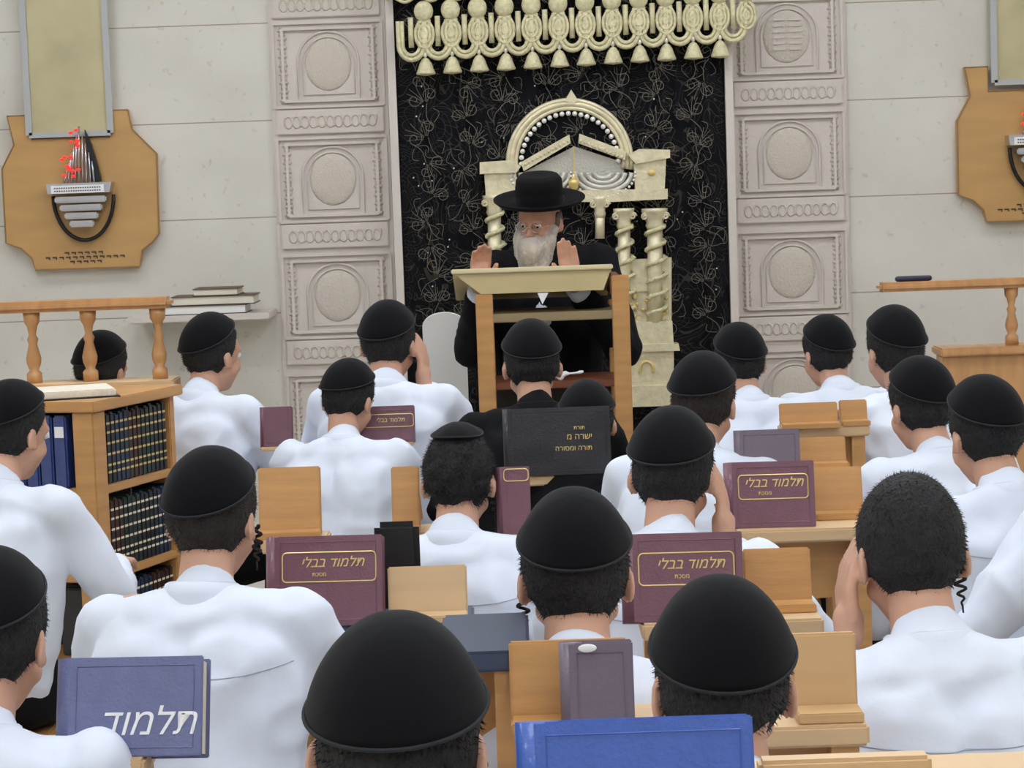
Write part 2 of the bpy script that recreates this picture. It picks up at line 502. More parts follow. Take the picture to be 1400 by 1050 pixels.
for q, zz in enumerate((.325, .352, .378)):
    g = MB(); pts = []
    for i in range(181):
        u = i / 180; x = c0.x - .03 + (c1.x - c0.x + .05) * u
        pts.append((x, VY - .014, zl + (zr - zl) * u + zz + .012 * math.sin(u * 2 * math.pi * 13 * (1 if q != 1 else 2))))
    g.tube(pts, .0075, 6).build('braid', FRINGE, va, True)

# ------------------------------------------------------------------ ark portal applique (raised gold and silver)
AY = CY - .05
t = thing('ark_portal_ornament', 'raised ivory and gold temple gate ornament on the dark ark curtain', 'ornament', (P(785, 560, AY).x, AY, P(785, 560, AY).z))
def W(px, py, Y=AY):
    q = P(px, py, Y); return q.x, q.z
cx_, cz_ = W(779, 222); s_ = S(1, AY)
def arc(r, a0, a1, n=40, yo=0):
    return [(cx_ + r * s_ * math.cos(a), AY + yo, cz_ + r * s_ * math.sin(a)) for a in [a0 + (a1 - a0) * k / n for k in range(n + 1)]]
g = MB()
for r_, th in ((84, 3.2), (79, 4.0), (73, 3.0)):
    g.tube(arc(r_, -.15, math.pi + .15), th * s_, 8)
g.build('arch_band', IVORY, t, True)
MB().prism([(cx_ + 62 * s_ * math.cos(a), cz_ + 62 * s_ * math.sin(a)) for a in [math.pi * k / 24 for k in range(25)]], AY + .02, AY + .035).build('arch_infill', BLACKC, t)
for k in range(25):
    a = math.pi * k / 24
    MB().ell((cx_ + 66 * s_ * math.cos(a), AY - .012, cz_ + 66 * s_ * math.sin(a)), (.0115, .0115, .0115), sub=2).build('pearl', SILVER, t, True)
x, z = W(781, 132)
MB().prism([(x - .03, z - .02), (x, z + .03), (x + .03, z - .02), (x, z - .035)], AY - .015, AY + .015).build('finial', IVORY, t)
# pediment
def P3(px, py, yo=0.):
    q = W(px, py); return (q[0], AY + yo, q[1])
def slab(poly, yo0, yo1, name, m=IVORY):
    return MB().prism([W(*p) for p in poly], AY + yo0, AY + yo1).build(name, m, t)
slab([(712, 222), (778, 184), (780, 196), (716, 234)], -.03, .02, 'pediment_slope')
slab([(792, 183), (856, 207), (854, 219), (791, 196)], -.03, .02, 'pediment_slope')
for a_, b_ in (((718, 219), (776, 187)), ((794, 187), (850, 209))):
    g = MB()
    for k in range(12):
        u = k / 11; p = P3(a_[0] + (b_[0] - a_[0]) * u, a_[1] + (b_[1] - a_[1]) * u + 6, -.034)
        g.ell(p, (.006, .004, .008), sub=1)
    g.build('dentil', IVORY, t, True)
slab([(715, 236), (785, 200), (852, 222), (855, 262), (715, 262)], .005, .03, 'tympanum', mat('silver_brocade', (196, 192, 180), .45, metal=.3, bump=.5, bscale=120))
# cornice blocks each side
slab([(656, 222), (700, 219), (712, 228), (706, 236), (656, 238)], -.05, .03, 'cornice')
slab([(858, 212), (873, 204), (915, 205), (915, 216), (868, 224)], -.05, .03, 'cornice')
slab([(662, 238), (706, 236), (704, 262), (664, 262)], -.03, .02, 'frieze_block')
slab([(866, 224), (910, 216), (908, 262), (868, 262)], -.03, .02, 'frieze_block')
MB().ell(P3(890, 236, -.035), (.016, .008, .016)).build('rosette', GOLDF, t, True)
slab([(664, 262), (912, 258), (912, 272), (838, 276), (664, 276)], -.04, .02, 'entablature')
# swags with pearl edges and the hanging lamp
for sx, cxp in ((-1, 741), (1, 824)):
    g = MB()
    for r_ in (10, 18, 26, 34):
        g.tube([P3(cxp + r_ * 1.15 * math.cos(a), 236 - r_ * .85 * math.sin(a) * -1 * .9, -.02) for a in [math.pi * k / 16 for k in range(17)]], .012, 6)
    g.build('draped_swag', mat('silver_satin', (205, 202, 190), .35, metal=.3, bump=.3, bscale=60), t, True)
    g = MB()
    for k in range(21):
        a = math.pi * k / 20
        g.ell(P3(cxp + 44 * math.cos(a), 236 + 33 * math.sin(a), -.035), (.0075, .0075, .0075), sub=1)
    g.build('pearl_edging', SILVER, t, True)
g = MB().cyl(P3(784, 200, -.04), P3(784, 240, -.04), .003)
g.build('lamp_chain', GOLDF, t)
x, y, z = P3(784, 250, -.045)
MB().lathe((x, y, z), [(.002, -.035), (.012, -.028), (.022, -.008), (.026, .01), (.012, .016), (.008, .035), (.002, .045)]).build('hanging_lamp', GOLDF, t, True)
# columns with capitals, twisted vines and pedestals
def column(pc, wid, top, bot, vines=True):
    g = MB(); g.cyl(P3(pc, bot, -.02), P3(pc, top, -.02), S(wid / 2, AY), None, 20); g.build('column_shaft', IVORY, t, True)
    x, y, z = P3(pc, top, -.02); r = S(wid / 2, AY)
    MB().lathe((x, y, z), [(r, -.02), (r * 1.25, .0), (r * 1.1, .012), (r * 1.5, .05), (r * 1.7, .06), (r * 1.7, .075)]).build('capital', IVORY, t, True)
    for sx in (-1, 1):
        g = MB(); g.tube([(x + sx * (r * 1.35) + .017 * (1 - k / 16) * math.cos(k * .8), y - r * .9, z + .04 + .017 * (1 - k / 16) * math.sin(k * .8)) for k in range(14)], .005, 6); g.build('volute', IVORY, t, True)
    if vines:
        zb_ = P3(pc, bot, 0)[2]
        g = MB(); pts = []
        n = 90
        for k in range(n + 1):
            a = k * .42; pts.append((x + (r + .008) * math.cos(a), y + (r + .008) * math.sin(a), zb_ + (z - zb_) * k / n))
        g.tube(pts, .009, 6)
        for k in range(0, n, 4):
            p = V(pts[k]); g.ell(p + V((0, -.008, 0)), (.016, .006, .009), Matrix.Rotation(k, 3, 'Y'), 1)
        g.build('vine', FRINGE, t, True)
column(895, 21, 308, 440)
column(853, 17, 308, 440)
column(676, 18, 290, 420)
column(820, 13, 292, 326, False)
slab([(838, 382), (917, 378), (917, 396), (838, 400)], -.02, .02, 'panel')
slab([(844, 440), (918, 438), (920, 470), (843, 472)], -.05, .02, 'pedestal')
slab([(838, 470), (926, 468), (928, 478), (836, 480)], -.07, .02, 'pedestal_cornice')
slab([(846, 480), (920, 478), (920, 526), (846, 528)], -.05, .02, 'pedestal')
g = MB(); xx, yy, zz = P3(883, 505, -.055)
g.tube([(xx + .03 * math.cos(a), yy, zz + .04 * math.sin(a)) for a in [k * math.pi / 10 for k in range(-1, 12)]], .006, 6)
g.build('pedestal_arch', GOLDF, t, True)
slab([(832, 527), (930, 524), (932, 552), (830, 555)], -.08, .02, 'plinth')
slab([(838, 356), (918, 352), (918, 440), (838, 442)], -.005, .02, 'backing_panel')
for k in range(26):
    g = MB(); px_ = 842 + random.random() * 72; py_ = 402 + random.random() * 34
    g.ell(P3(px_, py_, -.02), (.012, .012, .009), Matrix.Rotation(k, 3, 'Y'), 1)
    g.build('flower_relief', GOLDF, t, True)

# ------------------------------------------------------------------ memorial plaques
def plaque(pxc, pyc, left, label):
    Y = WY
    c = P(pxc, pyc, Y); k = S(1, Y)
    t = thing('memorial_plaque', label, 'plaque', (c.x, Y, c.z - .36))
    def q(dx, dz):
        return (c.x + dx * k, c.z + dz * k)
    pts = [(-93, 105), (-62, 105), (-62, 72), (44, 72), (44, 108), (70, 108), (74, 82), (106, 48), (104, -60), (94, -72), (80, -82), (76, -104), (-66, -104), (-70, -88), (-84, -74), (-104, -66), (-104, 34), (-94, 52), (-84, 58)]
    pts[-1] = (-86, 66)
    MB().prism([q(*p) for p in pts], Y - .045, Y).build('slab', TAN, t)
    g = MB()
    pp = [q(*p) for p in pts]
    g.tube([(x, Y - .046, z) for x, z in pp], .004, 5, True).build('edge_line', mat('tan_edge', (150, 116, 72), .5), t)
    for r_, wd in ((-82, 60), (-88, 112), (-94, 46)):
        n = int(wd / 9); g = MB()
        for j in range(n):
            x, z = q(-wd / 2 + 8 + j * 9.2, r_)
            g.box((x, Y - .047, z), (.02, .004, .006))
            g.box((x + .008, Y - .047, z - .006), (.004, .004, .008))
        g.build('engraved_line', TEXTD, t)
    # memorial lamp: rods rising from a silver tray over a bowl
    x0, z0 = q(2, -2)
    g = MB().prism([(x0 - .135, z0), (x0 + .14, z0 + .0), (x0 + .15, z0 + .045), (x0 - .14, z0 + .045)], Y - .13, Y - .045)
    g.build('lamp_tray', STEEL, t)
    MB().box((x0 + .0, Y - .134, z0 + .018), (.235, .006, .034)).build('name_strip', WHITEI, t)
    g = MB()
    for r_ in (0, 1):
        for j in range(20):
            g.box((x0 - .1 + j * .0105, Y - .138, z0 + .024 - r_ * .013), (.006, .002, .005))
    g.build('name_lettering', TEXTD, t)
    for j in range(9):
        u = (j - 4) / 4; h = .25 * (1 - abs(u) * .62)
        MB().cyl((x0 + u * .068, Y - .09, z0 + .045), (x0 + .012 + u * .050, Y - .09, z0 + .045 + h), .0046, .0040, 8).build('lamp_rod', STEEL, t, True)
    for j in range(16):
        u = random.uniform(-1, .45); h = random.uniform(.02, .26 * (1 - abs(u) * .62))
        MB().ell((x0 - .01 + u * .06, Y - .1, z0 + .05 + h), (.010, .007, .007), sub=2).build('red_lamp', REDG, t, True)
    g = MB(); g.prism([(x0 + .045, z0 + .05), (x0 + .035, z0 + .28), (x0 + .06, z0 + .22), (x0 + .085, z0 + .12), (x0 + .098, z0 + .05)], Y - .085, Y - .06)
    g.build('lamp_shield', DARKM, t)
    for j in range(4):
        w_ = .115 - j * .02; zz = z0 - .028 - j * .036
        MB().box((x0 + .01, Y - .10, zz), (w_ * 2, .07, .028), None, .006).build('bowl_tier', STEEL, t)
    g = MB(); g.tube([(x0 + .012 + .135 * math.cos(a), Y - .07, z0 - .01 + .20 * math.sin(a)) for a in [math.pi + math.pi * k / 20 for k in range(21)]], .009, 8)
    g.build('bowl_frame', DARKM, t, True)
plaque(112, 262, True, 'tan notched memorial plaque with red lamps and silver bowl on the left wall')
plaque(1411, 196, False, 'tan notched memorial plaque cut off by the right edge of the photo')
def parch(pxc, pyb, w_px, label):
    c = P(pxc, pyb, WY); w = S(w_px, WY); z0 = c.z
    t = thing('wall_panel', label, 'panel', (c.x, WY, z0))
    MB().boxab((c.x - w / 2, WY - .05, z0), (c.x + w / 2, WY, ZC - .1), .004).build('marble_face', PARCH, t)
    g = MB()
    for sx in (-1, 1):
        g.boxab((c.x + sx * w / 2 - .014, WY - .062, z0), (c.x + sx * w / 2 + .014, WY - .045, ZC - .1))
    g.boxab((c.x - w / 2, WY - .062, z0 - .012), (c.x + w / 2, WY - .045, z0 + .012))
    g.build('grey_frame', mat('frosted_frame', (176, 178, 178), .3, coat=.4), t)
parch(99, 184, 110, 'parchment coloured marble panel in a grey frame above the left plaque')
parch(1412, 112, 112, 'parchment coloured marble panel in a grey frame at the top right edge')

# ------------------------------------------------------------------ books
def book(px0, px1, pytop, Y, cover, label, ztab, th=.035, tilt=10, tilt_z=0., sub=None, title=None, name='book', deco=True, group=None):
    """closed hardback leaning back with its cover to the camera; page edges on the right"""
    top = P((px0 + px1) / 2, pytop, Y)
    xc = top.x; w = S(px1 - px0, Y)
    h = (top.z - ztab) / math.cos(R(tilt))
    t = thing(name, label, 'book', (xc, Y, ztab), group)
    M = Matrix.Translation((xc, Y, ztab)) @ Matrix.Rotation(R(tilt_z), 4, 'Z') @ Matrix.Rotation(R(-tilt), 4, 'X')
    def fin(mb, n, m_, par=t, sm_=False):
        mb.transform(M); return mb.build(n, m_, par, sm_)
    g = MB(); g.boxab((-w / 2, 0, 0), (w / 2, .004, h), .0015); fin(g, 'cover', cover)
    g = MB(); g.boxab((-w / 2, th - .004, 0), (w / 2, th, h), .0015); fin(g, 'back_cover', cover)
    g = MB(); g.cyl((-w / 2 + .004, th / 2, 0), (-w / 2 + .004, th / 2, h), th / 2, None, 16); fin(g, 'spine', cover, sm_=True)
    g = MB(); g.boxab((-w / 2 + .006, .0035, .005), (w / 2 - .005, th - .0035, h - .005)); fin(g, 'page_block', PAGES)
    T = M @ Matrix.Translation((0, -.0006, 0)) @ FRONT
    if deco:
        g = MB()
        a, b_ = w / 2 - .012, h - .012
        g.tube([(-a, -.0005, .012), (a, -.0005, .012), (a, -.0005, b_), (-a, -.0005, b_)], .0009, 4, True)
        fin(g, 'embossed_border', cover)
    for (body, size, dx, dz, m_, shear) in (title or []):
        text(heb(body), size, T @ Matrix.Translation((dx * w, h + dz, 0)), m_, t, 'cover_lettering', shear=shear, bold=0.)
    if sub:                                # rounded frame round the title
        x0, x1, z1, z0, m_ = sub
        r_ = .008; pts = []
        for cxx, czz, a0 in ((x1 * w - r_, h + z1 - r_, 0), (x0 * w + r_, h + z1 - r_, 90), (x0 * w + r_, h + z0 + r_, 180), (x1 * w - r_, h + z0 + r_, 270)):
            for q in range(5):
                a = R(a0 + q * 22.5); pts.append((cxx + r_ * math.cos(a), -.0006, czz + r_ * math.sin(a)))
        g = MB().tube(pts, .0013, 5, True); fin(g, 'title_frame', m_)
    return t
TAL = 'תלמוד בבלי'
def stand(px0, px1, pytop, Y, label, ztab, m=None, tilt=12, group=None):
    top = P((px0 + px1) / 2, pytop, Y); w = S(px1 - px0, Y); h = (top.z - ztab) / math.cos(R(tilt))
    t = thing('book_stand', label, 'book stand', (top.x, Y, ztab), group)
    M = Matrix.Translation((top.x, Y, ztab)) @ Matrix.Rotation(R(-tilt), 4, 'X')
    MB().boxab((-w / 2, 0, .0), (w / 2, .018, h), .003).transform(M).build('back_board', m or WOOD, t)
    MB().boxab((-w / 2, -.05, .0), (w / 2, 0, .014), .002).transform(Matrix.Translation((top.x, Y, ztab))).build('ledge', m or WOOD, t)
    for sx in (-1, 1):
        MB().cyl((top.x + sx * w * .35, Y + .16, ztab + .005), (top.x + sx * w * .35, Y + .02 + h * .6 * math.sin(R(tilt)), ztab + h * .6), .008).build('strut', m or WOOD, t, True)
    return t
def desk(x0, x1, Y, dep, z, label, group=None, m=None):
    t = thing('desk', label, 'desk', ((x0 + x1) / 2, Y, 0), group)
    MB().boxab((x0, Y - dep / 2, z - .028), (x1, Y + dep / 2, z), .004).build('desk_top', m or WOODL, t)
    MB().boxab((x0 + .03, Y - .01, z - .16), (x1 - .03, Y + .01, z - .028)).build('apron', WOOD, t)
    for sx in (x0 + .03, x1 - .03):
        for sy in (-1, 1):
            MB().boxab((sx - .018, Y + sy * (dep / 2 - .03) - .018, 0), (sx + .018, Y + sy * (dep / 2 - .03) + .018, z - .028)).build('leg', WOOD, t)
    return t
def zat(px, py, Y):
    return P(px, py, Y).z
Z1 = zat(880, 1120, 1.95); Z2 = zat(250, 1030, 2.85); Z2b = zat(820, 1004, 2.74); Z3 = zat(440, 852, 4.15); Z4 = zat(1050, 722, 4.5); Z5 = zat(540, 604, 6.44); Z5b = zat(1100, 584, 6.02); Z3b = zat(900, 850, 3.58)
DARKLAM = mat('dark_laminate', (58, 66, 88), .4)
desk(.10, .56, 2.00, .28, Z1, 'pale wooden desk under the bright blue book at the bottom edge')
desk(-.70, -.50, 2.90, .16, Z2, 'pale wooden desk under the slate blue volume at bottom left')
desk(.02, .44, 2.82, .16, Z2b, 'pale wooden desk carrying the wooden stands right of centre front')
desk(-.46, -.09, 4.20, .16, Z3, 'dark topped desk under the maroon gemara left of centre', None, DARKLAM)
desk(.20, .50, 3.66, .2, Z3b, 'pale wooden desk under the maroon volume right of centre')
desk(-.54, -.40, 4.62, .12, Z4, 'small pale wooden desk beside the large brown haired head')
desk(-.26, -.18, 4.66, .12, Z4, 'slim wooden desk left of the curly haired student')
desk(-.03, .05, 4.56, .12, Z4, 'slim wooden desk under the small maroon volume behind the centre student')
desk(.45, .74, 4.56, .18, Z4, 'pale wooden desk in the third row right')
def pole_rest(px, Y, w, z, label):
    x = P(px, 600, Y).x
    t = thing('book_rest', label, 'book rest', (x, Y, 0))
    MB().boxab((x - w / 2, Y - .03, z - .012), (x + w / 2, Y + .06, z), .003).build('plate', WOODL, t)
    MB().cyl((x, Y + .015, .02), (x, Y + .015, z - .01), .008).build('pole', STEEL, t, True)
    MB().cyl((x, Y + .015, 0), (x, Y + .015, .02), .10, None, 24).build('foot', DARKM, t, True)
pole_rest(378, 6.44, .09, Z5, 'thin book rest under the plain maroon volume at the back')
pole_rest(526, 6.44, .17, Z5, 'thin book rest under the back row maroon gemara')
desk(.74, .98, 6.06, .12, Z5b, 'short pale wooden desk in the back row right')

book(725, 1035, 990, 1.92, BLUE, 'bright blue hardback volume standing at the bottom edge of the photo', Z1, .04, 12, 0)
book(80, 272, 907, 2.84, SLATE, 'slate blue volume with white brush lettering at bottom left', Z2, .05, 18, -4,
     title=[('תלמוד', .050, .12, -.088, WHITEI, .25)])
stand(694, 860, 878, 2.80, 'honey wooden book stand behind the leaning mauve volume, front centre', Z2b, WOOD, 6)
book(775, 866, 881, 2.74, MAUVE, 'grey mauve volume with white sticker leaning on a stand, front centre', Z2b, .03, 5, 0)
q = P(803, 886, 2.744)
st = MB().ell((q.x, q.y - .001, q.z), (.012, .002, .0055)).build('sticker', WHITEI, None, True); tag(st, 'torn white oval sticker on the mauve volume', 'sticker')
stand(1082, 1172, 868, 2.80, 'honey wooden book stand right of the big black kippah in front', Z2b, mat('stand_tan', (206, 168, 120), .5, var=.06, vscale=5, stretch=(1, 1, 6)), 6)
# second row
book(368, 520, 737, 4.12, MAROON, 'maroon gemara with framed gold title beside the large brown haired head', Z3, .045, 14, -3,
     title=[(TAL, .026, 0.05, -.052, GOLDF, .3), ('מסכת', .011, -.08, -.074, GOLDF, 0)], sub=(-.42, .44, -.032, -.088, GOLDF))
stand(528, 638, 776, 4.16, 'pale tan book stand between the maroon gemara and the curly haired student', Z3, WOODL)
book(862, 1016, 733, 3.57, MAROON, 'maroon gemara with framed gold title right of the centre student', Z3b, .045, 14, -3,
     title=[(TAL, .024, 0.04, -.052, GOLDF, .3), ('מסכת', .010, -.05, -.072, GOLDF, 0)], sub=(-.44, .42, -.033, -.086, GOLDF))
stand(1016, 1110, 752, 3.66, 'honey wooden book stand just right of the maroon gemara, centre right', Z3b)
# third row
stand(350, 436, 641, 4.62, 'honey wooden book stand behind the large brown haired head', Z4)
stand(533, 572, 640, 4.62, 'narrow honey wooden book stand left of the curly haired student', Z4)
book(684, 724, 640, 4.53, MAROON, 'small maroon volume with gold framed label behind the centre student', Z4, .03, 10, 0, sub=(-.4, .45, -.005, -.03, GOLDF))
book(1000, 1114, 633, 4.5, MAROON, 'maroon gemara with gold title below the back of the bowed student, centre right', Z4, .04, 12, -3,
     title=[(TAL, .026, .02, -.045, GOLDF, .3), ('מסכת', .011, -.1, -.066, GOLDF, 0)], sub=(-.42, .42, -.028, -.078, GOLDF))
stand(1110, 1180, 640, 4.62, 'honey wooden book stand right of the third row maroon gemara', Z4)
# fourth row
book(358, 398, 557, 6.42, MAROON, 'small plain maroon volume beside the shirt of the left back student', Z5, .03, 10, 0)
book(484, 566, 556, 6.42, MAROON, 'maroon gemara with framed gold label in the back row left of centre', Z5, .03, 10, 0,
     title=[(TAL, .018, .1, -.042, GOLDF, .2)], sub=(-.35, .48, -.025, -.062, GOLDF))
book(692, 834, 558, 5.7, BLACKB, 'black volume with three lines of gold Hebrew below the speaker', zat(760, 650, 5.7), .03, 6, 0,
     title=[('תורת', .014, .2, -.055, GOLDF, 0), ('ישרה מ', .022, .2, -.078, GOLDF, 0), ('תורה ומסורה', .018, .14, -.108, GOLDF, 0)])
desk(-.03, .28, 5.78, .14, zat(760, 650, 5.7), 'narrow wooden desk under the black volume with gold Hebrew')
book(1010, 1094, 588, 5.2, MAUVE, 'grey mauve volume standing behind the third row maroon gemara', Z4 + .02, .03, 8, 0)
stand(1066, 1146, 551, 6.02, 'honey wooden book stand in the back row behind the bowed student', Z5b)
stand(1148, 1186, 547, 6.05, 'small honey wooden book stand in the back row at right', Z5b)
stand(1090, 1157, 598, 5.28, 'honey wooden book stand beside the grey mauve volume', Z4 + .02)
desk(.53, .80, 5.26, .14, Z4 + .02, 'pale wooden desk between the back rows on the right')

a = P(600, 862, 2.9); b_ = P(703, 862, 2.9)
desk(a.x, b_.x + .02, 2.95, .26, P(650, 864, 2.95).z, 'dark narrow desk beside the big foreground head', None, DARKLAM)
t = thing('bench', 'pale wooden bench back at the very bottom right edge', 'bench', (P(1150, 1040, 1.98).x, 1.98, 0))
q0 = P(1036, 1034, 1.98); q1 = P(1272, 1034, 1.98); zq = P(1150, 1034, 1.98).z
MB().boxab((q0.x, 1.97, zq - .22), (q1.x, 1.995, zq), .004).build('back_rail', WOODL, t)
for x in (q0.x + .03, q1.x - .03):
    MB().boxab((x - .02, 1.995, 0), (x + .02, 2.035, zq - .02)).build('leg', WOOD, t)
# black moulded chair
YC = 4.34
q = P(542, 712, YC)
t = thing('chair', 'black moulded plastic chair back left of the curly haired student', 'chair', (q.x, YC, 0))
MB().boxab((q.x - .045, YC - .02, q.z - .30), (q.x + .045, YC + .005, q.z), .012).build('backrest', PLASTIC, t)
MB().boxab((q.x - .14, YC - .01, .43), (q.x + .06, YC + .22, .455), .01).build('seat', PLASTIC, t)
for sx in (-1, 1):
    for y in (YC + .02, YC + .19):
        MB().cyl((q.x - .04 + sx * .09, y, 0), (q.x - .04 + sx * .08, y, .435), .011).build('leg', DARKM, t, True)
MB().cyl((q.x, YC - .005, .44), (q.x, YC - .005, q.z - .25), .016).build('back_post', DARKM, t, True)

# ------------------------------------------------------------------ bookcase at left
BY = 5.92
A = P(122, 548, BY); ztop = A.z
ux = V((.345, .9386, 0)); uy = V((-.9386, .345, 0))
BM = Matrix(((ux.x, uy.x, 0, A.x), (ux.y, uy.y, 0, BY), (0, 0, 1, 0), (0, 0, 0, 1)))
bc = thing('bookcase', 'honey wooden bookcase corner with shelves of dark sets at the left', 'bookcase', (A.x, BY, 0))
LX, LY = .45, .60
def bx(a, b, name, m=WOOD, bev=.003):
    return MB().boxab(a, b, bev).transform(BM).build(name, m, bc)
bx((-.03, -.03, ztop - .03), (LX + .02, LY + .02, ztop), 'top_board')
bx((-.02, -.02, 0), (.045, .045, ztop - .03), 'corner_post')
bx((LX - .03, -.01, 0), (LX, LY, ztop - .03), 'end_panel')
bx((0, LY - .02, 0), (LX, LY, ztop - .03), 'side_panel')
bx((.19, .0, 0), (.205, LY, ztop - .03), 'divider', DARKM)
zs = [ztop - .24, ztop - .48, ztop - .72]
for z in zs:
    bx((0, -.012, z - .022), (LX, LY, z), 'shelf')
bx((0, .05, 0), (LX, .06, zs[2]), 'base_panel')
DB = [mat('set_binding_%s' % n, c, .45, coat=.2) for n, c in (('black', (36, 38, 42)), ('navy', (38, 50, 70)), ('brown', (62, 42, 36)), ('green', (38, 50, 46)))]
for si, zb_ in enumerate(zs):
    x = .055; k = 0
    lab = ['dark volume with gold spine stamps on the top shelf of the bookcase', 'dark volume on the middle shelf of the bookcase', 'dark green or brown volume on the lowest visible shelf of the bookcase'][si]
    while x < LX - .055:
        w = .024
        h = .19 + .008 * ((k * 7) % 3) / 2
        o = thing('book', lab, 'book', BM @ V((x, 0, zb_)), ['set of volumes on the top shelf of the bookcase', 'set of volumes on the middle shelf of the bookcase', 'set of volumes on the low shelf of the bookcase'][si])
        MB().boxab((x, 0, zb_), (x + w - .002, .16, zb_ + h), .004).transform(BM).build('cover', DB[(si * 2 + k // (3 + si)) % 4], o)
        g = MB()
        for zz in (.03, .05, .08, .11, .14, .165):
            g.boxab((x + .003, -.0012, zb_ + zz), (x + w - .005, .0, zb_ + zz + .006))
        g.transform(BM).build('spine_stamp', GOLDF if si == 0 else CREAMI, o)
        x += w; k += 1
# blue wrapped volumes on the left face
for k in range(6):
    y0 = .07 + k * .045
    o = thing('book', 'royal blue volume in clear wrap on the left side of the bookcase', 'book', BM @ V((.0, y0, zs[0])), 'royal blue wrapped volumes on the bookcase')
    MB().boxab((-.015, y0, zs[0]), (.15, y0 + .04, zs[0] + .2), .005).transform(BM).build('cover', mat('royal_blue_binding', (44, 66, 128), .25, coat=.8, bump=.4, bscale=60), o)
    MB().boxab((-.0165, y0 + .006, zs[0] + .14), (-.0145, y0 + .034, zs[0] + .17)).transform(BM).build('spine_label', WHITEI, o)
# papers and book on top
q = BM @ V((.1, .16, ztop))
o = thing('book', 'open book with cream pages lying on top of the bookcase', 'book', q)
MB().box((q.x, q.y, ztop + .012), (.3, .2, .022), Matrix.Rotation(.3, 3, 'Z'), .004).build('page_block', PAGES, o)
MB().box((q.x, q.y, ztop + .0015), (.32, .215, .003), Matrix.Rotation(.3, 3, 'Z')).build('cover', DARKM, o)
# cabinet and gallery rail behind
RY = 6.85
t = thing('cabinet', 'low wooden cabinet behind the bookcase carrying the turned railing', 'cabinet', (-1.45, RY, 0))
zc = P(150, 520, RY).z
MB().boxab((-1.85, RY - .06, 0), (-1.07, RY + .06, zc - .03), .003).build('body', WOOD, t)
MB().boxab((-1.87, RY - .09, zc - .03), (-1.05, RY + .09, zc), .004).build('top_board', WOODL, t)
def railing(x0, x1, Y, z0, z1, xs, label):
    t = thing('railing', label, 'railing', ((x0 + x1) / 2, Y, z0))
    MB().boxab((x0, Y - .045, z1 - .035), (x1, Y + .045, z1), .012).build('handrail', WOODR, t)
    h = z1 - .035 - z0
    for x in xs:
        prof = [(.024, 0), (.024, .03), (.014, .04), (.022, .06), (.024, h * .35), (.013, h * .55), (.018, h * .62), (.011, h * .68), (.016, h * .8), (.024, h * .86), (.026, h)]
        MB().lathe((x, Y, z0), prof, 18).build('baluster', WOODR, t, True)
xs = [P(p, 470, RY).x for p in (45, 122, 217)]
railing(-1.85, P(235, 410, RY).x, RY, zc, P(150, 408, RY).z, xs, 'honey wooden railing with turned balusters on the left')
# ledge with stacked books
LGY = 9.68
zl_ = P(290, 428, LGY).z
xx0, xx1 = P(180, 430, LGY).x, P(372, 428, LGY).x
struct(MB().boxab((xx0, LGY - .12, zl_ - .03), (xx1, WY, zl_), .004).build('trim_3', RELIEF))
zz = zl_
for (a_, b_, h, m_, lab) in ((226, 340, .040, WHITEP, 'white bound folio at the bottom of the stack on the wall ledge'), (238, 352, .040, PAGES, 'cream folio in the middle of the stack on the wall ledge'), (268, 330, .032, PAGES, 'thin cream book on top of the stack on the wall ledge')):
    x0_, x1_ = P(a_, 410, LGY).x, P(b_, 410, LGY).x
    o = thing('book', lab, 'book', ((x0_ + x1_) / 2, LGY, zz))
    MB().boxab((x0_, LGY - .1, zz), (x1_, LGY + .12, zz + .004)).build('back_cover', BLACKB if h > .035 else DARKM, o)
    MB().boxab((x0_ + .005, LGY - .096, zz + .004), (x1_ - .006, LGY + .115, zz + h - .004)).build('page_block', m_, o)
    MB().boxab((x0_, LGY - .1, zz + h - .004), (x1_, LGY + .12, zz + h)).build('cover', mat('brown_cover', (96, 78, 62), .6), o)
    zz += h
# right railing
Yr = 7.95
xR = [P(p, 440, Yr).x for p in (1383, 1470)]
zr1 = P(1290, 383, Yr).z
t = thing('cabinet', 'wooden platform wall under the right hand railing', 'cabinet', (2.0, Yr, 0))
zr0 = P(1330, 484, Yr).z
MB().boxab((P(1284, 480, Yr).x, Yr - .06, 0), (2.6, Yr + .06, zr0), .004).build('body', WOODR, t)
MB().boxab((P(1280, 480, Yr).x, Yr - .09, zr0), (2.6, Yr + .09, zr0 + .03), .006).build('top_board', WOODR, t)
railing(P(1200, 390, Yr).x, 2.6, Yr, zr0 + .03, zr1, xR, 'pale wooden railing with rounded end at the right edge')
q = P(1248, 381, Yr)
o = MB().cap((q.x - .055, Yr, zr1 + .010), (q.x + .06, Yr, zr1 + .010), .010, .010).build('spectacle_case', NAVY, None, True)
tag(o, 'slim dark spectacle case lying on the right hand railing', 'case')

# ------------------------------------------------------------------ lectern
LYY = 7.60
t = thing('lectern', 'wooden lectern with slanted cream board in front of the speaker', 'lectern', (P(745, 640, LYY).x, LYY, 0))
tl, tr = P(619, 371, LYY), P(834, 366, LYY)
bl = P(655, 400, LYY - .0)
zf = P(740, 399, LYY).z; zk = P(740, 369, LYY).z
xl0, xr0 = tl.x, P(836, 380, LYY).x
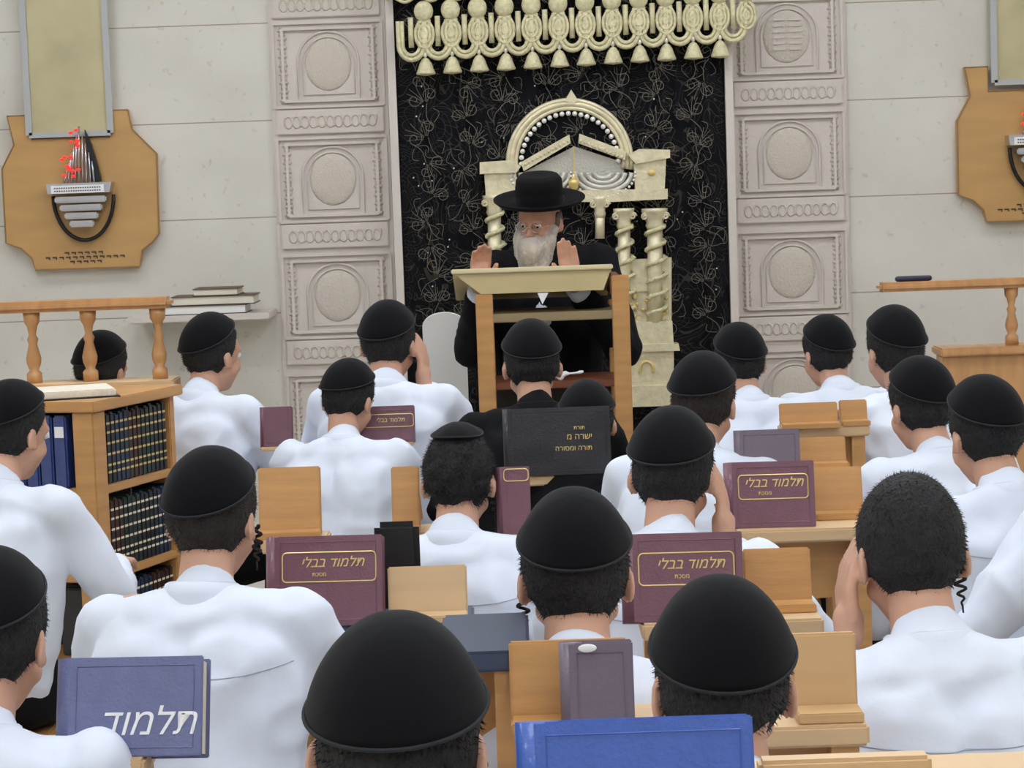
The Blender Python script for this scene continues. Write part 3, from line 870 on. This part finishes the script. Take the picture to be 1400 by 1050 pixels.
# front lip of the board, trapezoid like the photo shows
def quad(y0, y1):
    return [(xl0 + .095, zf), (xr0 - .03, zf), (xr0, zk), (xl0, zk)]
MB().prism(quad(0, 0), LYY - .02, LYY).build('front_board', LECT, t)
g = MB(); g.boxab((xl0 - .005, LYY - .03, zk - .004), (xr0 + .005, LYY + .0, zk + .012), .003); g.build('front_lip', mat('lectern_lip', (222, 208, 166), .45), t)
M = Matrix.Translation(((xl0 + xr0) / 2, LYY, zk)) @ Matrix.Rotation(R(-16), 4, 'X')
MB().boxab((-(xr0 - xl0) / 2, -.005, -.02), ((xr0 - xl0) / 2, .34, 0), .003).transform(M).build('reading_board', LECT, t)
pl, pr = P(664, 470, LYY).x, P(850, 470, LYY).x
zp = P(845, 376, LYY).z
for x, zz in ((pl, zf), (pr, zp)):
    for yy in (LYY, LYY + .30):
        MB().boxab((x - .030, yy - .02, 0), (x + .030, yy + .02, zz - (.0 if yy == LYY else .10)), .003).build('post', WOOD, t)
zs_ = P(745, 427, LYY).z
MB().boxab((pl, LYY - .015, zs_ - .03), (pr, LYY + .30, zs_), .003).build('shelf', mat('lectern_shelf', (150, 132, 96), .5), t)
zs2 = P(720, 522, LYY).z
MB().boxab((pl, LYY - .015, zs2 - .025), (pr, LYY + .30, zs2), .003).build('shelf', mat('red_brown_board', (112, 62, 38), .5), t)
MB().boxab((pr - .035, LYY - .01, P(800, 395, LYY).z - .02), (pr - .0, LYY + .3, zp - .0)).build('bracket', mat('red_brown_board', (112, 62, 38), .5), t)
MB().boxab((pl + .03, LYY + .27, .12), (pr - .03, LYY + .29, zs2 - .025)).build('back_panel', mat('lectern_dark', (40, 34, 30), .6), t)
# white crumpled cloth on the shelf
q = P(757, 512, LYY - .0)
g = MB()
for k in range(7):
    g.ell((q.x - .045 + k * .014, LYY + .02 + .01 * math.sin(k * 2.3), zs2 + .018 + .006 * math.cos(k * 1.9)), (.016, .014, .017 - .001 * k), Matrix.Rotation(k, 3, 'Y'), 2)
g.cap((q.x + .05, LYY + .02, zs2 + .02), (q.x + .10, LYY + .02, zs2 + .026), .004, .007)
o = link('cloth', remesh(g, .005, 2), WHITEI); tag(o, 'crumpled white cloth on the lower lectern shelf', 'cloth')
q = P(742, 402, LYY - .02)
o = MB().prism([(q.x - .018, q.z + .004), (q.x + .02, q.z + .004), (q.x - .002, q.z - .035)], LYY - .024, LYY - .021).build('paper', WHITEI)
tag(o, 'white paper corner hanging under the lectern board', 'paper')
# white rounded seat back beyond the lectern
Yc = 8.6
q0, q1 = P(578, 450, Yc), P(637, 450, Yc); zt_ = P(605, 427, Yc).z
t = thing('armchair', 'white rounded armchair back left of the lectern', 'chair', ((q0.x + q1.x) / 2, Yc, 0))
xm = (q0.x + q1.x) / 2; hw = (q1.x - q0.x) / 2
g = MB().prism([(xm - hw, .45), (xm + hw, .45)] + [(xm + hw * math.cos(a), zt_ - .05 + .05 * math.sin(a)) for a in [math.pi * k / 12 for k in range(13)]], Yc - .03, Yc + .03)
g.build('backrest', WHITEP, t)
MB().boxab((xm - .2, Yc + .03 - .02, .40), (xm + .2, Yc + .45, .46), .02).build('seat', WHITEP, t)
for sx in (-1, 1):
    for yy in (Yc + .06, Yc + .4):
        MB().cyl((xm + sx * .16, yy, 0), (xm + sx * .16, yy, .41), .018).build('leg', WOOD, t, True)

# ------------------------------------------------------------------ people
def lerp(a, b, t):
    return V(a) + (V(b) - V(a)) * t
def hand_prims(g, wr, fwd, up, side, curl=.5, sc=1.0, thumb=1):
    """palm, four unequal bent fingers and a thumb; fwd = finger direction, up = back of hand, side = thumb side"""
    fwd, up, side = V(fwd).normalized(), V(up).normalized(), V(side).normalized()
    wr = V(wr)
    k = sc
    g.cap(wr, wr + fwd * .03 * k, .024 * k, .026 * k)
    for j in range(4):
        o = side * ((1.5 - j) * .019 * k)
        b0 = wr + fwd * .025 * k + o * .7
        kn = wr + fwd * (.082 - .004 * abs(j - 1)) * k + o
        g.cap(b0, kn, .014 * k, .0115 * k)
        ln = (.040, .046, .043, .033)[j] * k
        a = curl * .6
        d1 = (fwd * math.cos(a) - up * math.sin(a))
        m = kn + d1 * ln
        g.cap(kn, m, .0105 * k, .0095 * k)
        a2 = curl * 1.5
        d2 = (fwd * math.cos(a2) - up * math.sin(a2))
        g.cap(m, m + d2 * ln * .75, .0092 * k, .0078 * k)
    t0 = wr + side * .018 * k + fwd * .015 * k
    t1 = t0 + (side * .75 + fwd * .65 - up * .25).normalized() * .042 * k
    t2 = t1 + (side * .35 + fwd * .9 - up * .3).normalized() * .033 * k
    g.cap(t0, t1, .015 * k, .0115 * k)
    g.cap(t1, t2, .0112 * k, .009 * k)

def head_prims(g, H, neck_to, ears=True):
    T = lambda p: H @ V(p)
    R3 = H.to_3x3()
    g.ell(T((0, -.008, .02)), (.076, .095, .104), R3, 4)
    g.ell(T((0, .026, -.035)), (.060, .066, .076), R3, 3)
    g.cap(T((0, .052, -.088)), T((0, .02, -.07)), .026, .048, 3)
    for s in (-1, 1):
        g.cap(T((s * .030, .066, -.035)), T((s * .045, .035, -.05)), .022, .022)
        g.cap(T((s * .012, .086, .022)), T((s * .042, .074, .020)), .010, .010)
        g.ell(T((s * .082, -.010, -.014)), (.007, .019, .031), R3 @ Matrix.Rotation(s * .35, 3, 'Z') @ Matrix.Rotation(-.15, 3, 'X'), 3)
        g.ell(T((s * .079, .004, -.030)), (.008, .010, .014), R3, 2)
        g.ell(T((s * .013, .098, -.031)), (.008, .009, .007), R3, 2)
    g.cap(T((0, .088, .012)), T((0, .108, -.027)), .008, .011)
    g.ell(T((0, .088, -.056)), (.023, .009, .006), R3, 2)
    g.ell(T((0, .086, -.065)), (.020, .010, .006), R3, 2)
    g.cap(T((0, -.022, -.055)), V(neck_to), .049, .056, 3)

HAIR_CACHE = {}
def hair_mesh(seed, fuzz):
    key = (seed, fuzz)
    if key in HAIR_CACHE:
        return HAIR_CACHE[key]
    rnd = random.Random(seed)
    bm = bmesh.new()
    bmesh.ops.create_icosphere(bm, subdivisions=5, radius=1)
    C = V((0, -.008, .02)); rad = V((.076, .095, .104))
    def keep(p):
        if p.z > .075: return 1.
        edge = .028 + (p.z - .02) * .55           # temple line
        f = (edge - p.y) / .012
        low = (p.z + .088 + max(0, p.y) * .9) / .012
        return max(0., min(1., f, low))
    kill = []
    for v in bm.verts:
        d = v.co.copy()
        p = V((d.x * rad.x, d.y * rad.y, d.z * rad.z)) + C
        kp = keep(p)
        if kp <= 0: kill.append(v)
        n = V((d.x / rad.x, d.y / rad.y, d.z / rad.z)).normalized()
        off = .011 * kp - .004 + fuzz * .006 * noise.noise(p * (28 if fuzz < 1 else 42) + V((seed, 0, 0))) * kp
        if p.z < -.03: off -= .004 * kp
        v.co = p + n * off
    bmesh.ops.delete(bm, geom=kill, context='VERTS')
    bm.faces.ensure_lookup_table()
    faces = [f for f in bm.faces]
    n = 2600 if fuzz < 1 else 4200
    for _ in range(n):
        f = rnd.choice(faces)
        c = f.calc_center_median(); nn = f.normal
        if nn.length < .5: continue
        t = nn.orthogonal().normalized()
        t = (Matrix.Rotation(rnd.uniform(0, 6.28), 3, nn) @ t)
        ln = rnd.uniform(.005, .009) * (1 + .9 * (fuzz >= 1))
        dn = (nn * rnd.uniform(.35, .8) + V((0, -.15, -.9)) * .5 + t * (.3 + .5 * (fuzz >= 1))).normalized()
        w = t.cross(nn) * .0009
        a = bm.verts.new(c - w - nn * .001); b = bm.verts.new(c + w - nn * .001); e = bm.verts.new(c + dn * ln)
        bm.faces.new((a, b, e))
    me = bpy.data.meshes.new('hair'); bm.to_mesh(me); bm.free(); me.shade_smooth()
    HAIR_CACHE[key] = me
    return me
KC = {}
def kippah_mesh(ang, tilt, h=.017):
    key = (ang, tilt, h)
    if key in KC: return KC[key]
    bm = bmesh.new()
    C = V((0, -.008, .02)); rad = V((.076, .095, .104))
    ax = V((0, -math.sin(R(tilt)), math.cos(R(tilt))))
    bx_ = V((1, 0, 0)); by_ = ax.cross(bx_)
    rings = []; nr, ns = 14, 48
    def pt(th, ph, off):
        d = ax * math.cos(th) + (bx_ * math.cos(ph) + by_ * math.sin(ph)) * math.sin(th)
        e = 1 / math.sqrt((d.x / rad.x) ** 2 + (d.y / rad.y) ** 2 + (d.z / rad.z) ** 2)
        return C + d * (e + off)
    top = bm.verts.new(pt(0, 0, h)); prev = None
    for i in range(1, nr + 1):
        th = R(ang) * i / nr
        ring = [bm.verts.new(pt(th, 2 * math.pi * k / ns, h + .0008 * math.cos(12 * math.pi * k / ns) * i / nr)) for k in range(ns)]
        if prev is None:
            for k in range(ns): bm.faces.new((top, ring[k], ring[(k + 1) % ns]))
        else:
            for k in range(ns): bm.faces.new((prev[k], ring[k], ring[(k + 1) % ns], prev[(k + 1) % ns]))
        prev = ring
    inner = [bm.verts.new(pt(R(ang) * .985, 2 * math.pi * k / ns, h - .008)) for k in range(ns)]
    for k in range(ns): bm.faces.new((prev[k], inner[k], inner[(k + 1) % ns], prev[(k + 1) % ns]))
    me = bpy.data.meshes.new('kippah'); bm.to_mesh(me); bm.free(); me.shade_smooth()
    mb = MB(); mb.tube([pt(R(ang) * .99, 2 * math.pi * k / ns, h + .0012) for k in range(ns)], .0022, 6, True)
    me2 = bpy.data.meshes.new('rim'); mb.bm.to_mesh(me2); mb.bm.free(); me2.shade_smooth()
    KC[key] = (me, me2)
    return KC[key]
RIM = mat('kippah_rim', (24, 25, 31), .8)
def fold(co, n, seed, amp=.009):
    s = V((seed * 3.1, 0, seed))
    a = noise.noise(V((co.x * 7 + co.z * 5, co.y * 6, co.z * 9 - co.x * 4)) + s)
    b = noise.noise(V((co.x * 22, co.y * 20, co.z * 14)) + s)
    r = 1 - abs(a) * 2.2
    return co + n * (amp * (r * .8 + .25 * b))

def student(pid, px, py, w, label, yaw=0, nod=14, hyaw=0, roll=0, pose='desk', hair=HAIR, fuzz=.6, kip=(66, 32), curls=0, coat=False, lean=0., head_y=.17, shirt_amp=.012):
    # distance so that the head has width w and sits at its seated height
    d = ray(px, py)
    lo, hi = .8, 12.
    for _ in range(40):
        t_ = (lo + hi) / 2
        z = CAM.z + d.z * t_; s = z / 1.17
        if F * .187 * s / t_ > w: lo = t_
        else: hi = t_
    HC = CAM + d * t_; s = HC.z / 1.17
    near = HC.y < 3.6
    Rz = Matrix.Rotation(R(yaw), 3, 'Z')
    off = Rz @ V((0, head_y, 0)) * s
    root = thing('person', label, 'person', (HC.x - off.x, HC.y - off.y, 0))
    root.rotation_euler = (0, 0, R(yaw)); root.scale = (s, s, s)
    hc = V((0, head_y, 1.17))
    H = Matrix.Translation(hc) @ Matrix.Rotation(R(hyaw), 4, 'Z') @ Matrix.Rotation(R(-nod), 4, 'X') @ Matrix.Rotation(R(roll), 4, 'Y')
    sh = [V((x * .180, .09, .995)) for x in (-1, 1)]
    el, wr = [], []
    for i, x in enumerate((-1, 1)):
        if (pose == 'cheekR' and x == 1) or (pose == 'cheekL' and x == -1):
            el.append(V((x * .27, .26, .80))); wr.append(H @ V((x * .098, .045, -.120)))
        else:
            el.append(V((x * .275, .20, .76))); wr.append(V((x * .13, .40, .80)))
    g = MB()
    g.ell((0, 0, .56), (.16, .12, .12))
    g.cap((-.04, 0, .6), (-.05, .06, .88), .11, .12); g.cap((.04, 0, .6), (.05, .06, .88), .11, .12)
    g.cap(sh[0] + V((.04, -.01, .0)), sh[1] + V((-.04, -.01, .0)), .05, .05)
    g.cap((0, .07, .98), (0, .09, 1.03), .08, .06)
    head_prims(g, H, (0, .085, 1.01))
    for i, x in enumerate((-1, 1)):
        g.cap(sh[i], el[i], .042, .036); g.cap(el[i], wr[i], .034, .023)
        if wr[i].z > .9:
            hd = (H.to_3x3() @ V((-x * .05, .1, 1))).normalized()
            hand_prims(g, wr[i], hd, H.to_3x3() @ V((x, .2, 0)), H.to_3x3() @ V((0, -1 * 1, 0)) * -1, .35)
        else:
            hand_prims(g, wr[i], (-x * .35, 1, -.05), (0, .1, 1), (-x, .0, 0), .55)
        hp, kn, an = V((x * .09, .03, .52)), V((x * .11, .36, .50)), V((x * .11, .30, .09))
        g.cap(hp, kn, .075, .052); g.cap(kn, an, .05, .034)
        g.cap(an + V((0, -.02, -.045)), an + V((0, .14, -.055)), .034, .028)
    bm_ = remesh(g, .0052 if near else .0075, 3)
    link('body', bm_, SKIN, root)
    # shirt or dark jacket
    g = MB()
    g.cap((-.05, 0, .60), (-.07, .055, .89), .14, .14); g.cap((.05, 0, .60), (.07, .055, .89), .14, .14)
    g.cap(sh[0] + V((.045, -.012, -.012)), sh[1] + V((-.045, -.012, -.012)), .066, .066)
    g.cap((-.07, .055, .985), (.07, .055, .985), .078, .078)
    g.cap((0, .06, .98), (0, .085, 1.045), .088, .060)
    for i in (0, 1):
        g.cap(sh[i] + V((0, -.005, -.005)), el[i], .062, .052); g.cap(el[i], lerp(el[i], wr[i], .86), .05, .034)
    so = link('jacket' if coat else 'shirt', remesh(g, .0085 if near else .011, 5, lambda c, n: fold(c, n, pid, shirt_amp)), BLACKC if coat else SHIRT, root)
    if not coat and HC.y < 5.2:
        from mathutils.bvhtree import BVHTree
        bv = BVHTree.FromPolygons([v.co for v in so.data.vertices], [p.vertices for p in so.data.polygons])
        pts = []
        for k in range(29):
            x = -.19 + .38 * k / 28
            hit = bv.ray_cast(V((x, -1, .935 - .018 * math.cos(x * 8))), V((0, 1, 0)))[0]
            if hit: pts.append(hit + V((0, -.0006, 0)))
        if len(pts) > 4:
            MB().tube(pts, .0013, 5).build('yoke_seam', mat('seam_thread', (176, 182, 196), .8), root, True, world=False)
    # collar
    cM = Matrix.Translation((0, .083, 1.038)) @ Matrix.Rotation(R(-14), 4, 'X')
    g = MB(); prof = []
    seg = 32
    rings = []
    for (r_, z_) in ((.073, -.022), (.075, .0), (.070, .022), (.064, .026), (.062, .018), (.064, -.02)):
        rings.append([g.bm.verts.new(cM @ V((r_ * math.cos(2 * math.pi * k / seg), r_ * 1.03 * math.sin(2 * math.pi * k / seg), z_))) for k in range(seg)])
    for A_, B_ in zip(rings, rings[1:]):
        for k in range(seg): g.bm.faces.new((A_[k], A_[(k + 1) % seg], B_[(k + 1) % seg], B_[k]))
    g.build('collar', BLACKC if coat else SHIRT, root, True, world=False)
    g = MB()
    g.ell((0, 0, .55), (.175, .14, .115))
    for x in (-1, 1):
        g.cap((x * .09, .03, .52), (x * .11, .36, .50), .088, .066); g.cap((x * .11, .36, .50), (x * .11, .30, .13), .064, .052)
    link('trousers', remesh(g, .014, 4), BLACKC, root)
    for x in (-1, 1):
        g = MB(); g.cap((x * .11, .27, .05), (x * .11, .46, .042), .044, .038)
        g.build('shoe', PLASTIC, root, True, world=False)
    hm = hair_mesh(pid % 3, fuzz).copy(); ho = link('hair', hm, hair, root); ho.matrix_local = H
    if kip:
        a_, b_ = kippah_mesh(*kip); ko = link('kippah', a_.copy(), VELVET, root); ko.matrix_local = H
        ro = link('rim', b_.copy(), RIM, ko)
    g = MB()
    for x in (-1, 1): g.ell(H @ V((x * .029, .082, .004)), (.011, .008, .009), sub=2)
    g.build('eyes', WHITEI, root, True, world=False)
    for c in ((-1, 1) if curls == 2 else ((curls,) if curls else ())):
        g = MB(); pts = []
        for k in range(46):
            u = k / 45; r_ = .009 * math.sin(math.pi * min(1, u * 1.1 + .05))
            pts.append(H @ V((c * (.083 + r_ * math.cos(k * .75)), .018 + r_ * math.sin(k * .75), -.01 - .085 * u)))
        g.tube(pts, [.004 * (1 - k / 70) for k in range(46)], 6); g.build('sidelock', hair, root, True, world=False)
    # bench seat under the student
    bt = thing('stool', 'plain wooden seat under one of the seated students', 'stool', (root.location.x, root.location.y, 0), 'plain wooden seats under the students')
    zs = .43 * s
    MB().boxab((root.location.x - .15, root.location.y - .14, zs - .03), (root.location.x + .15, root.location.y + .12, zs), .004).build('seat', WOOD, bt)
    for sx in (-1, 1):
        for sy in (-.12, .10):
            MB().cyl((root.location.x + sx * .13, root.location.y + sy, 0), (root.location.x + sx * .13, root.location.y + sy, zs - .03), .013).build('leg', WOOD, bt, True)
    print('STUDENT', pid, [round(v, 2) for v in HC], round(s, 2))
    return root

student(1, 140, 508, 76, 'student in dark jacket behind the left railing, black kippah between two balusters', yaw=-25, nod=12, coat=True)
student(3, 291, 486, 80, 'student in white shirt behind the bookcase, face turned towards the speaker', yaw=-28, nod=5, hyaw=-12)
student(4, 532, 471, 82, 'student in white shirt at the back with cheek propped on his hand', yaw=-8, nod=8, hyaw=-10, pose='cheekR')
student(5, 727, 500, 86, 'student in dark jacket sitting directly below the lectern board', yaw=5, nod=12, coat=True)
student(6, 477, 548, 78, 'student in white shirt bowing low in front of the maroon volume, left of centre', yaw=-12, nod=20, hyaw=-15)
student(7, 803, 580, 82, 'student in dark jacket low beside the lectern post', yaw=0, nod=20, coat=True)
student(8, 1010, 497, 76, 'student in black kippah at the back, right beside the ark curtain', yaw=15, nod=8)
student(9, 1130, 484, 73, 'student at the back in front of the right carved column', yaw=22, nod=6)
student(10, 1222, 480, 85, 'student at the back whose kippah rises highest at the right', yaw=20, nod=6)
student(11, 962, 553, 98, 'student in white shirt with large black kippah just right of the ark pedestal', yaw=-20, nod=14, hair=HAIRB)
student(12, 1258, 557, 95, 'student in white shirt in the middle right, between two rows, face to the left', yaw=22, nod=8)
student(13, 1346, 594, 110, 'student with broad black kippah near the right edge, back rows', yaw=18, nod=12)
student(14, 920, 649, 126, 'student with broad black kippah right below the lectern post', yaw=-14, nod=14, pose='cheekR')
student(15, 628, 658, 108, 'bare headed student with thick curly hair and sidelock, centre', yaw=-8, nod=14, fuzz=1.2, kip=(34, 18), curls=1)
student(16, 292, 710, 135, 'student with dark rimmed kippah beside the bookcase, large brown haired head', yaw=-10, nod=8, hyaw=-8, hair=HAIRB, curls=1)
student(17, 18, 593, 100, 'student at the left edge with black kippah in white shirt', yaw=-25, nod=12, hyaw=-10)
student(18, 1245, 759, 162, 'bare headed student at right with short black hair, cheek on his hand', yaw=8, nod=14, fuzz=.5, kip=None, curls=1, pose='cheekL')
student(19, 787, 789, 165, 'student in the centre with a broad kippah just left of the second maroon gemara', yaw=-2, nod=12, curls=-1)
student(20, 545, 1028, 256, 'nearest student at bottom centre, huge black bowed head', yaw=-4, nod=22, hair=HAIR, fuzz=.8, kip=(74, 34), curls=1)
student(21, 988, 939, 205, 'near student right of centre with a tall black kippah above the blue volume', yaw=0, nod=12, fuzz=.8, kip=(72, 32))
student(22, -12, 874, 172, 'student cut off by the lower left edge of the photo', yaw=-10, nod=12)
student(23, 1500, 600, 128, 'student cut off at the right edge with raised hands', yaw=35, nod=5, pose='cheekL')

# ------------------------------------------------------------------ speaker
def speaker():
    Ys = 8.12
    HC = P(737, 302, Ys); s = HC.z / 1.57
    root = thing('person', 'bearded speaker in black hat and long black coat gesturing behind the lectern', 'person', (HC.x, Ys, 0))
    root.rotation_euler = (0, 0, R(180)); root.scale = (s, s, s)
    # local frame: +Y faces the camera, +X is the viewer's left
    hc = V((0, 0.0, 1.57))
    H = Matrix.Translation(hc) @ Matrix.Rotation(R(-24), 4, 'Z') @ Matrix.Rotation(R(-14), 4, 'X') @ Matrix.Rotation(R(-5), 4, 'Y')
    inv = Matrix.Translation(root.location) @ Matrix.Rotation(R(180), 4, 'Z') @ Matrix.Scale(s, 4)
    inv = inv.inverted()
    wl = inv @ P(655, 388, Ys - .44); wrr = inv @ P(782, 386, Ys - .44)
    sh = {1: V((.18, -.02, 1.39)), -1: V((-.22, -.02, 1.40))}
    wr = {1: wl, -1: wrr}
    el = {1: V((.27, .16, 1.10)), -1: V((-.30, .14, 1.08))}
    g = MB()
    g.ell((0, -.04, .95), (.17, .12, .14)); g.cap((0, -.05, .98), (0, -.05, 1.24), .14, .15)
    g.cap(sh[1] * .9 + V((0, 0, .13)), sh[-1] * .9 + V((0, 0, .13)), .06, .06)
    g.cap((0, -.05, 1.25), (0, -.04, 1.38), .10, .07)
    head_prims(g, H, (0, -.04, 1.38))
    for x in (-1, 1):
        g.cap(sh[x], el[x], .045, .04); g.cap(el[x], wr[x], .036, .026)
        hand_prims(g, wr[x], (-x * .12, -.05, 1), (0, -1, .0), (-x, .15, 0), .30 if x == -1 else .7, 1.0)
        g.cap((x * .09, -.04, .9), (x * .10, -.02, .5), .085, .06); g.cap((x * .10, -.02, .5), (x * .10, -.05, .09), .055, .036)
        g.cap((x * .10, -.07, .045), (x * .11, .10, .035), .036, .03)
    link('body', remesh(g, .0055, 2), SKIN2, root)
    g = MB()
    g.cap((0, -.05, .95), (0, -.05, 1.26), .175, .185); g.cap((-.08, -.05, 1.0), (-.10, -.05, 1.27), .15, .15); g.cap((.08, -.05, 1.0), (.08, -.05, 1.27), .15, .15)
    g.cap(sh[1] + V((-.03, 0, -.015)), sh[-1] + V((.03, 0, -.015)), .082, .082)
    g.cap((-.05, -.05, 1.38), (.05, -.05, 1.38), .12, .11)
    for x in (-1, 1):
        g.cap(sh[x], el[x], .08, .072); g.cap(el[x], lerp(el[x], wr[x], .78), .068, .05)
        g.cap((x * .08, -.05, .95), (x * .11, -.04, .42), .15, .17)
    link('coat', remesh(g, .011, 4, lambda c, n: fold(c, n, 40, .008)), BLACKC, root)
    # shirt front and cuffs
    g = MB(); g.cap((0, .12, 1.20), (0, .06, 1.36), .035, .045); g.build('shirt_front', SHIRT, root, True, world=False)
    for x in (-1, 1):
        a = lerp(el[x], wr[x], .74); b = lerp(el[x], wr[x], .93)
        MB().cyl(a, b, .043, .040, 20).build('cuff', SHIRT, root, True, world=False)
    # beard
    g = MB(); T = lambda p: H @ V(p)
    g.cap(T((0, .085, -.085)), T((0, .105, -.21)), .060, .036, 3)
    g.cap(T((-.045, .05, -.06)), T((-.035, .085, -.17)), .040, .034, 3); g.cap(T((.045, .05, -.06)), T((.035, .085, -.17)), .040, .034, 3)
    g.cap(T((-.068, .02, -.02)), T((-.05, .05, -.07)), .018, .028, 2); g.cap(T((.068, .02, -.02)), T((.05, .05, -.07)), .018, .028, 2)
    g.cap(T((-.02, .104, -.050)), T((.02, .104, -.050)), .010, .010, 2)
    def bd(c, n):
        return c + n * (.007 * noise.noise(V((c.x * 45, c.y * 45, c.z * 14))) + .003 * noise.noise(c * 130))
    link('beard', remesh(g, .0045, 2, bd), BEARD, root)
    g = MB()
    g.cap(T((-.078, .005, .03)), T((-.074, .015, -.05)), .012, .008); g.cap(T((.078, .005, .03)), T((.074, .015, -.05)), .012, .008)
    g.ell(T((0, -.03, 0)), (.079, .078, .075), H.to_3x3())
    link('hair', remesh(g, .005, 2, bd), mat('grey_hair', (104, 96, 92), .8, bump=1., bscale=90, var=.3, vscale=40), root)
    # hat
    HH = H @ Matrix.Translation((0, -.012, .065)) @ Matrix.Rotation(R(3), 4, 'X')
    ho = thing_part = MB()
    seg = 56; rings = []
    prof = [(.083, -.012), (.100, -.008), (.130, -.002), (.158, .006), (.172, .018), (.173, .023), (.158, .014), (.130, .006), (.100, .003), (.092, .010), (.090, .06), (.086, .095), (.072, .112), (.04, .108), (.004, .104)]
    for r_, z_ in prof:
        rings.append([ho.bm.verts.new(HH @ V((r_ * math.cos(2 * math.pi * k / seg), r_ * 1.10 * math.sin(2 * math.pi * k / seg), z_))) for k in range(seg)])
    for A_, B_ in zip(rings, rings[1:]):
        for k in range(seg): ho.bm.faces.new((A_[k], A_[(k + 1) % seg], B_[(k + 1) % seg], B_[k]))
    ho.bm.faces.new(rings[-1])
    hat = ho.build('hat', FELT, root, True, world=False)
    g = MB(); seg = 40; rr = []
    for r_, z_ in ((.0935, .006), (.0945, .02), (.0935, .036)):
        rr.append([g.bm.verts.new(HH @ V((r_ * math.cos(2 * math.pi * k / seg), r_ * 1.10 * math.sin(2 * math.pi * k / seg), z_))) for k in range(seg)])
    for A_, B_ in zip(rr, rr[1:]):
        for k in range(seg): g.bm.faces.new((A_[k], A_[(k + 1) % seg], B_[(k + 1) % seg], B_[k]))
    g.build('hat_band', VELVET, hat, True, world=False)
    # glasses
    g = MB()
    for x in (-1, 1):
        g.tube([T((x * .031 + .022 * math.cos(a), .108, .002 + .016 * math.sin(a))) for a in [2 * math.pi * k / 18 for k in range(18)]], .0015, 6, True)
        g.tube([T((x * .053, .106, .006)), T((x * .075, .06, .006)), T((x * .082, -.005, .0))], .0014, 6)
    g.tube([T((-.010, .109, .004)), T((.010, .109, .004))], .0015, 6)
    gl = g.build('glasses', STEEL, root, True, world=False)
    gm = bpy.data.materials.new('lens_glass'); gm.use_nodes = True; b = gm.node_tree.nodes['Principled BSDF']
    b.inputs['Transmission Weight'].default_value = 1; b.inputs['Roughness'].default_value = .02; b.inputs['IOR'].default_value = 1.1
    for x in (-1, 1):
        q = MB(); q.cyl(T((x * .031, .1075, .002)), T((x * .031, .1085, .002)), .0205, None, 20); q.build('lens', gm, gl, False, world=False)
    g = MB()
    for x in (-1, 1): g.ell(T((x * .030, .080, .004)), (.011, .009, .009), sub=2)
    g.build('eyes', WHITEI, root, True, world=False)
    g = MB()
    for x in (-1, 1): g.ell(T((x * .030, .0885, .002)), (.005, .002, .005), sub=2)
    g.build('irises', DARKM, root, True, world=False)
speaker()

# ------------------------------------------------------------------ light and render look
w = bpy.data.worlds.new('world'); SC.world = w; w.use_nodes = True
w.node_tree.nodes['Background'].inputs[0].default_value = (.8, .85, 1, 1)
w.node_tree.nodes['Background'].inputs[1].default_value = .3
SC.view_settings.view_transform = 'Standard'
SC.view_settings.look = 'None'
SC.view_settings.gamma = 1
SC.view_settings.use_curve_mapping = False
SC.view_settings.exposure = -0.05
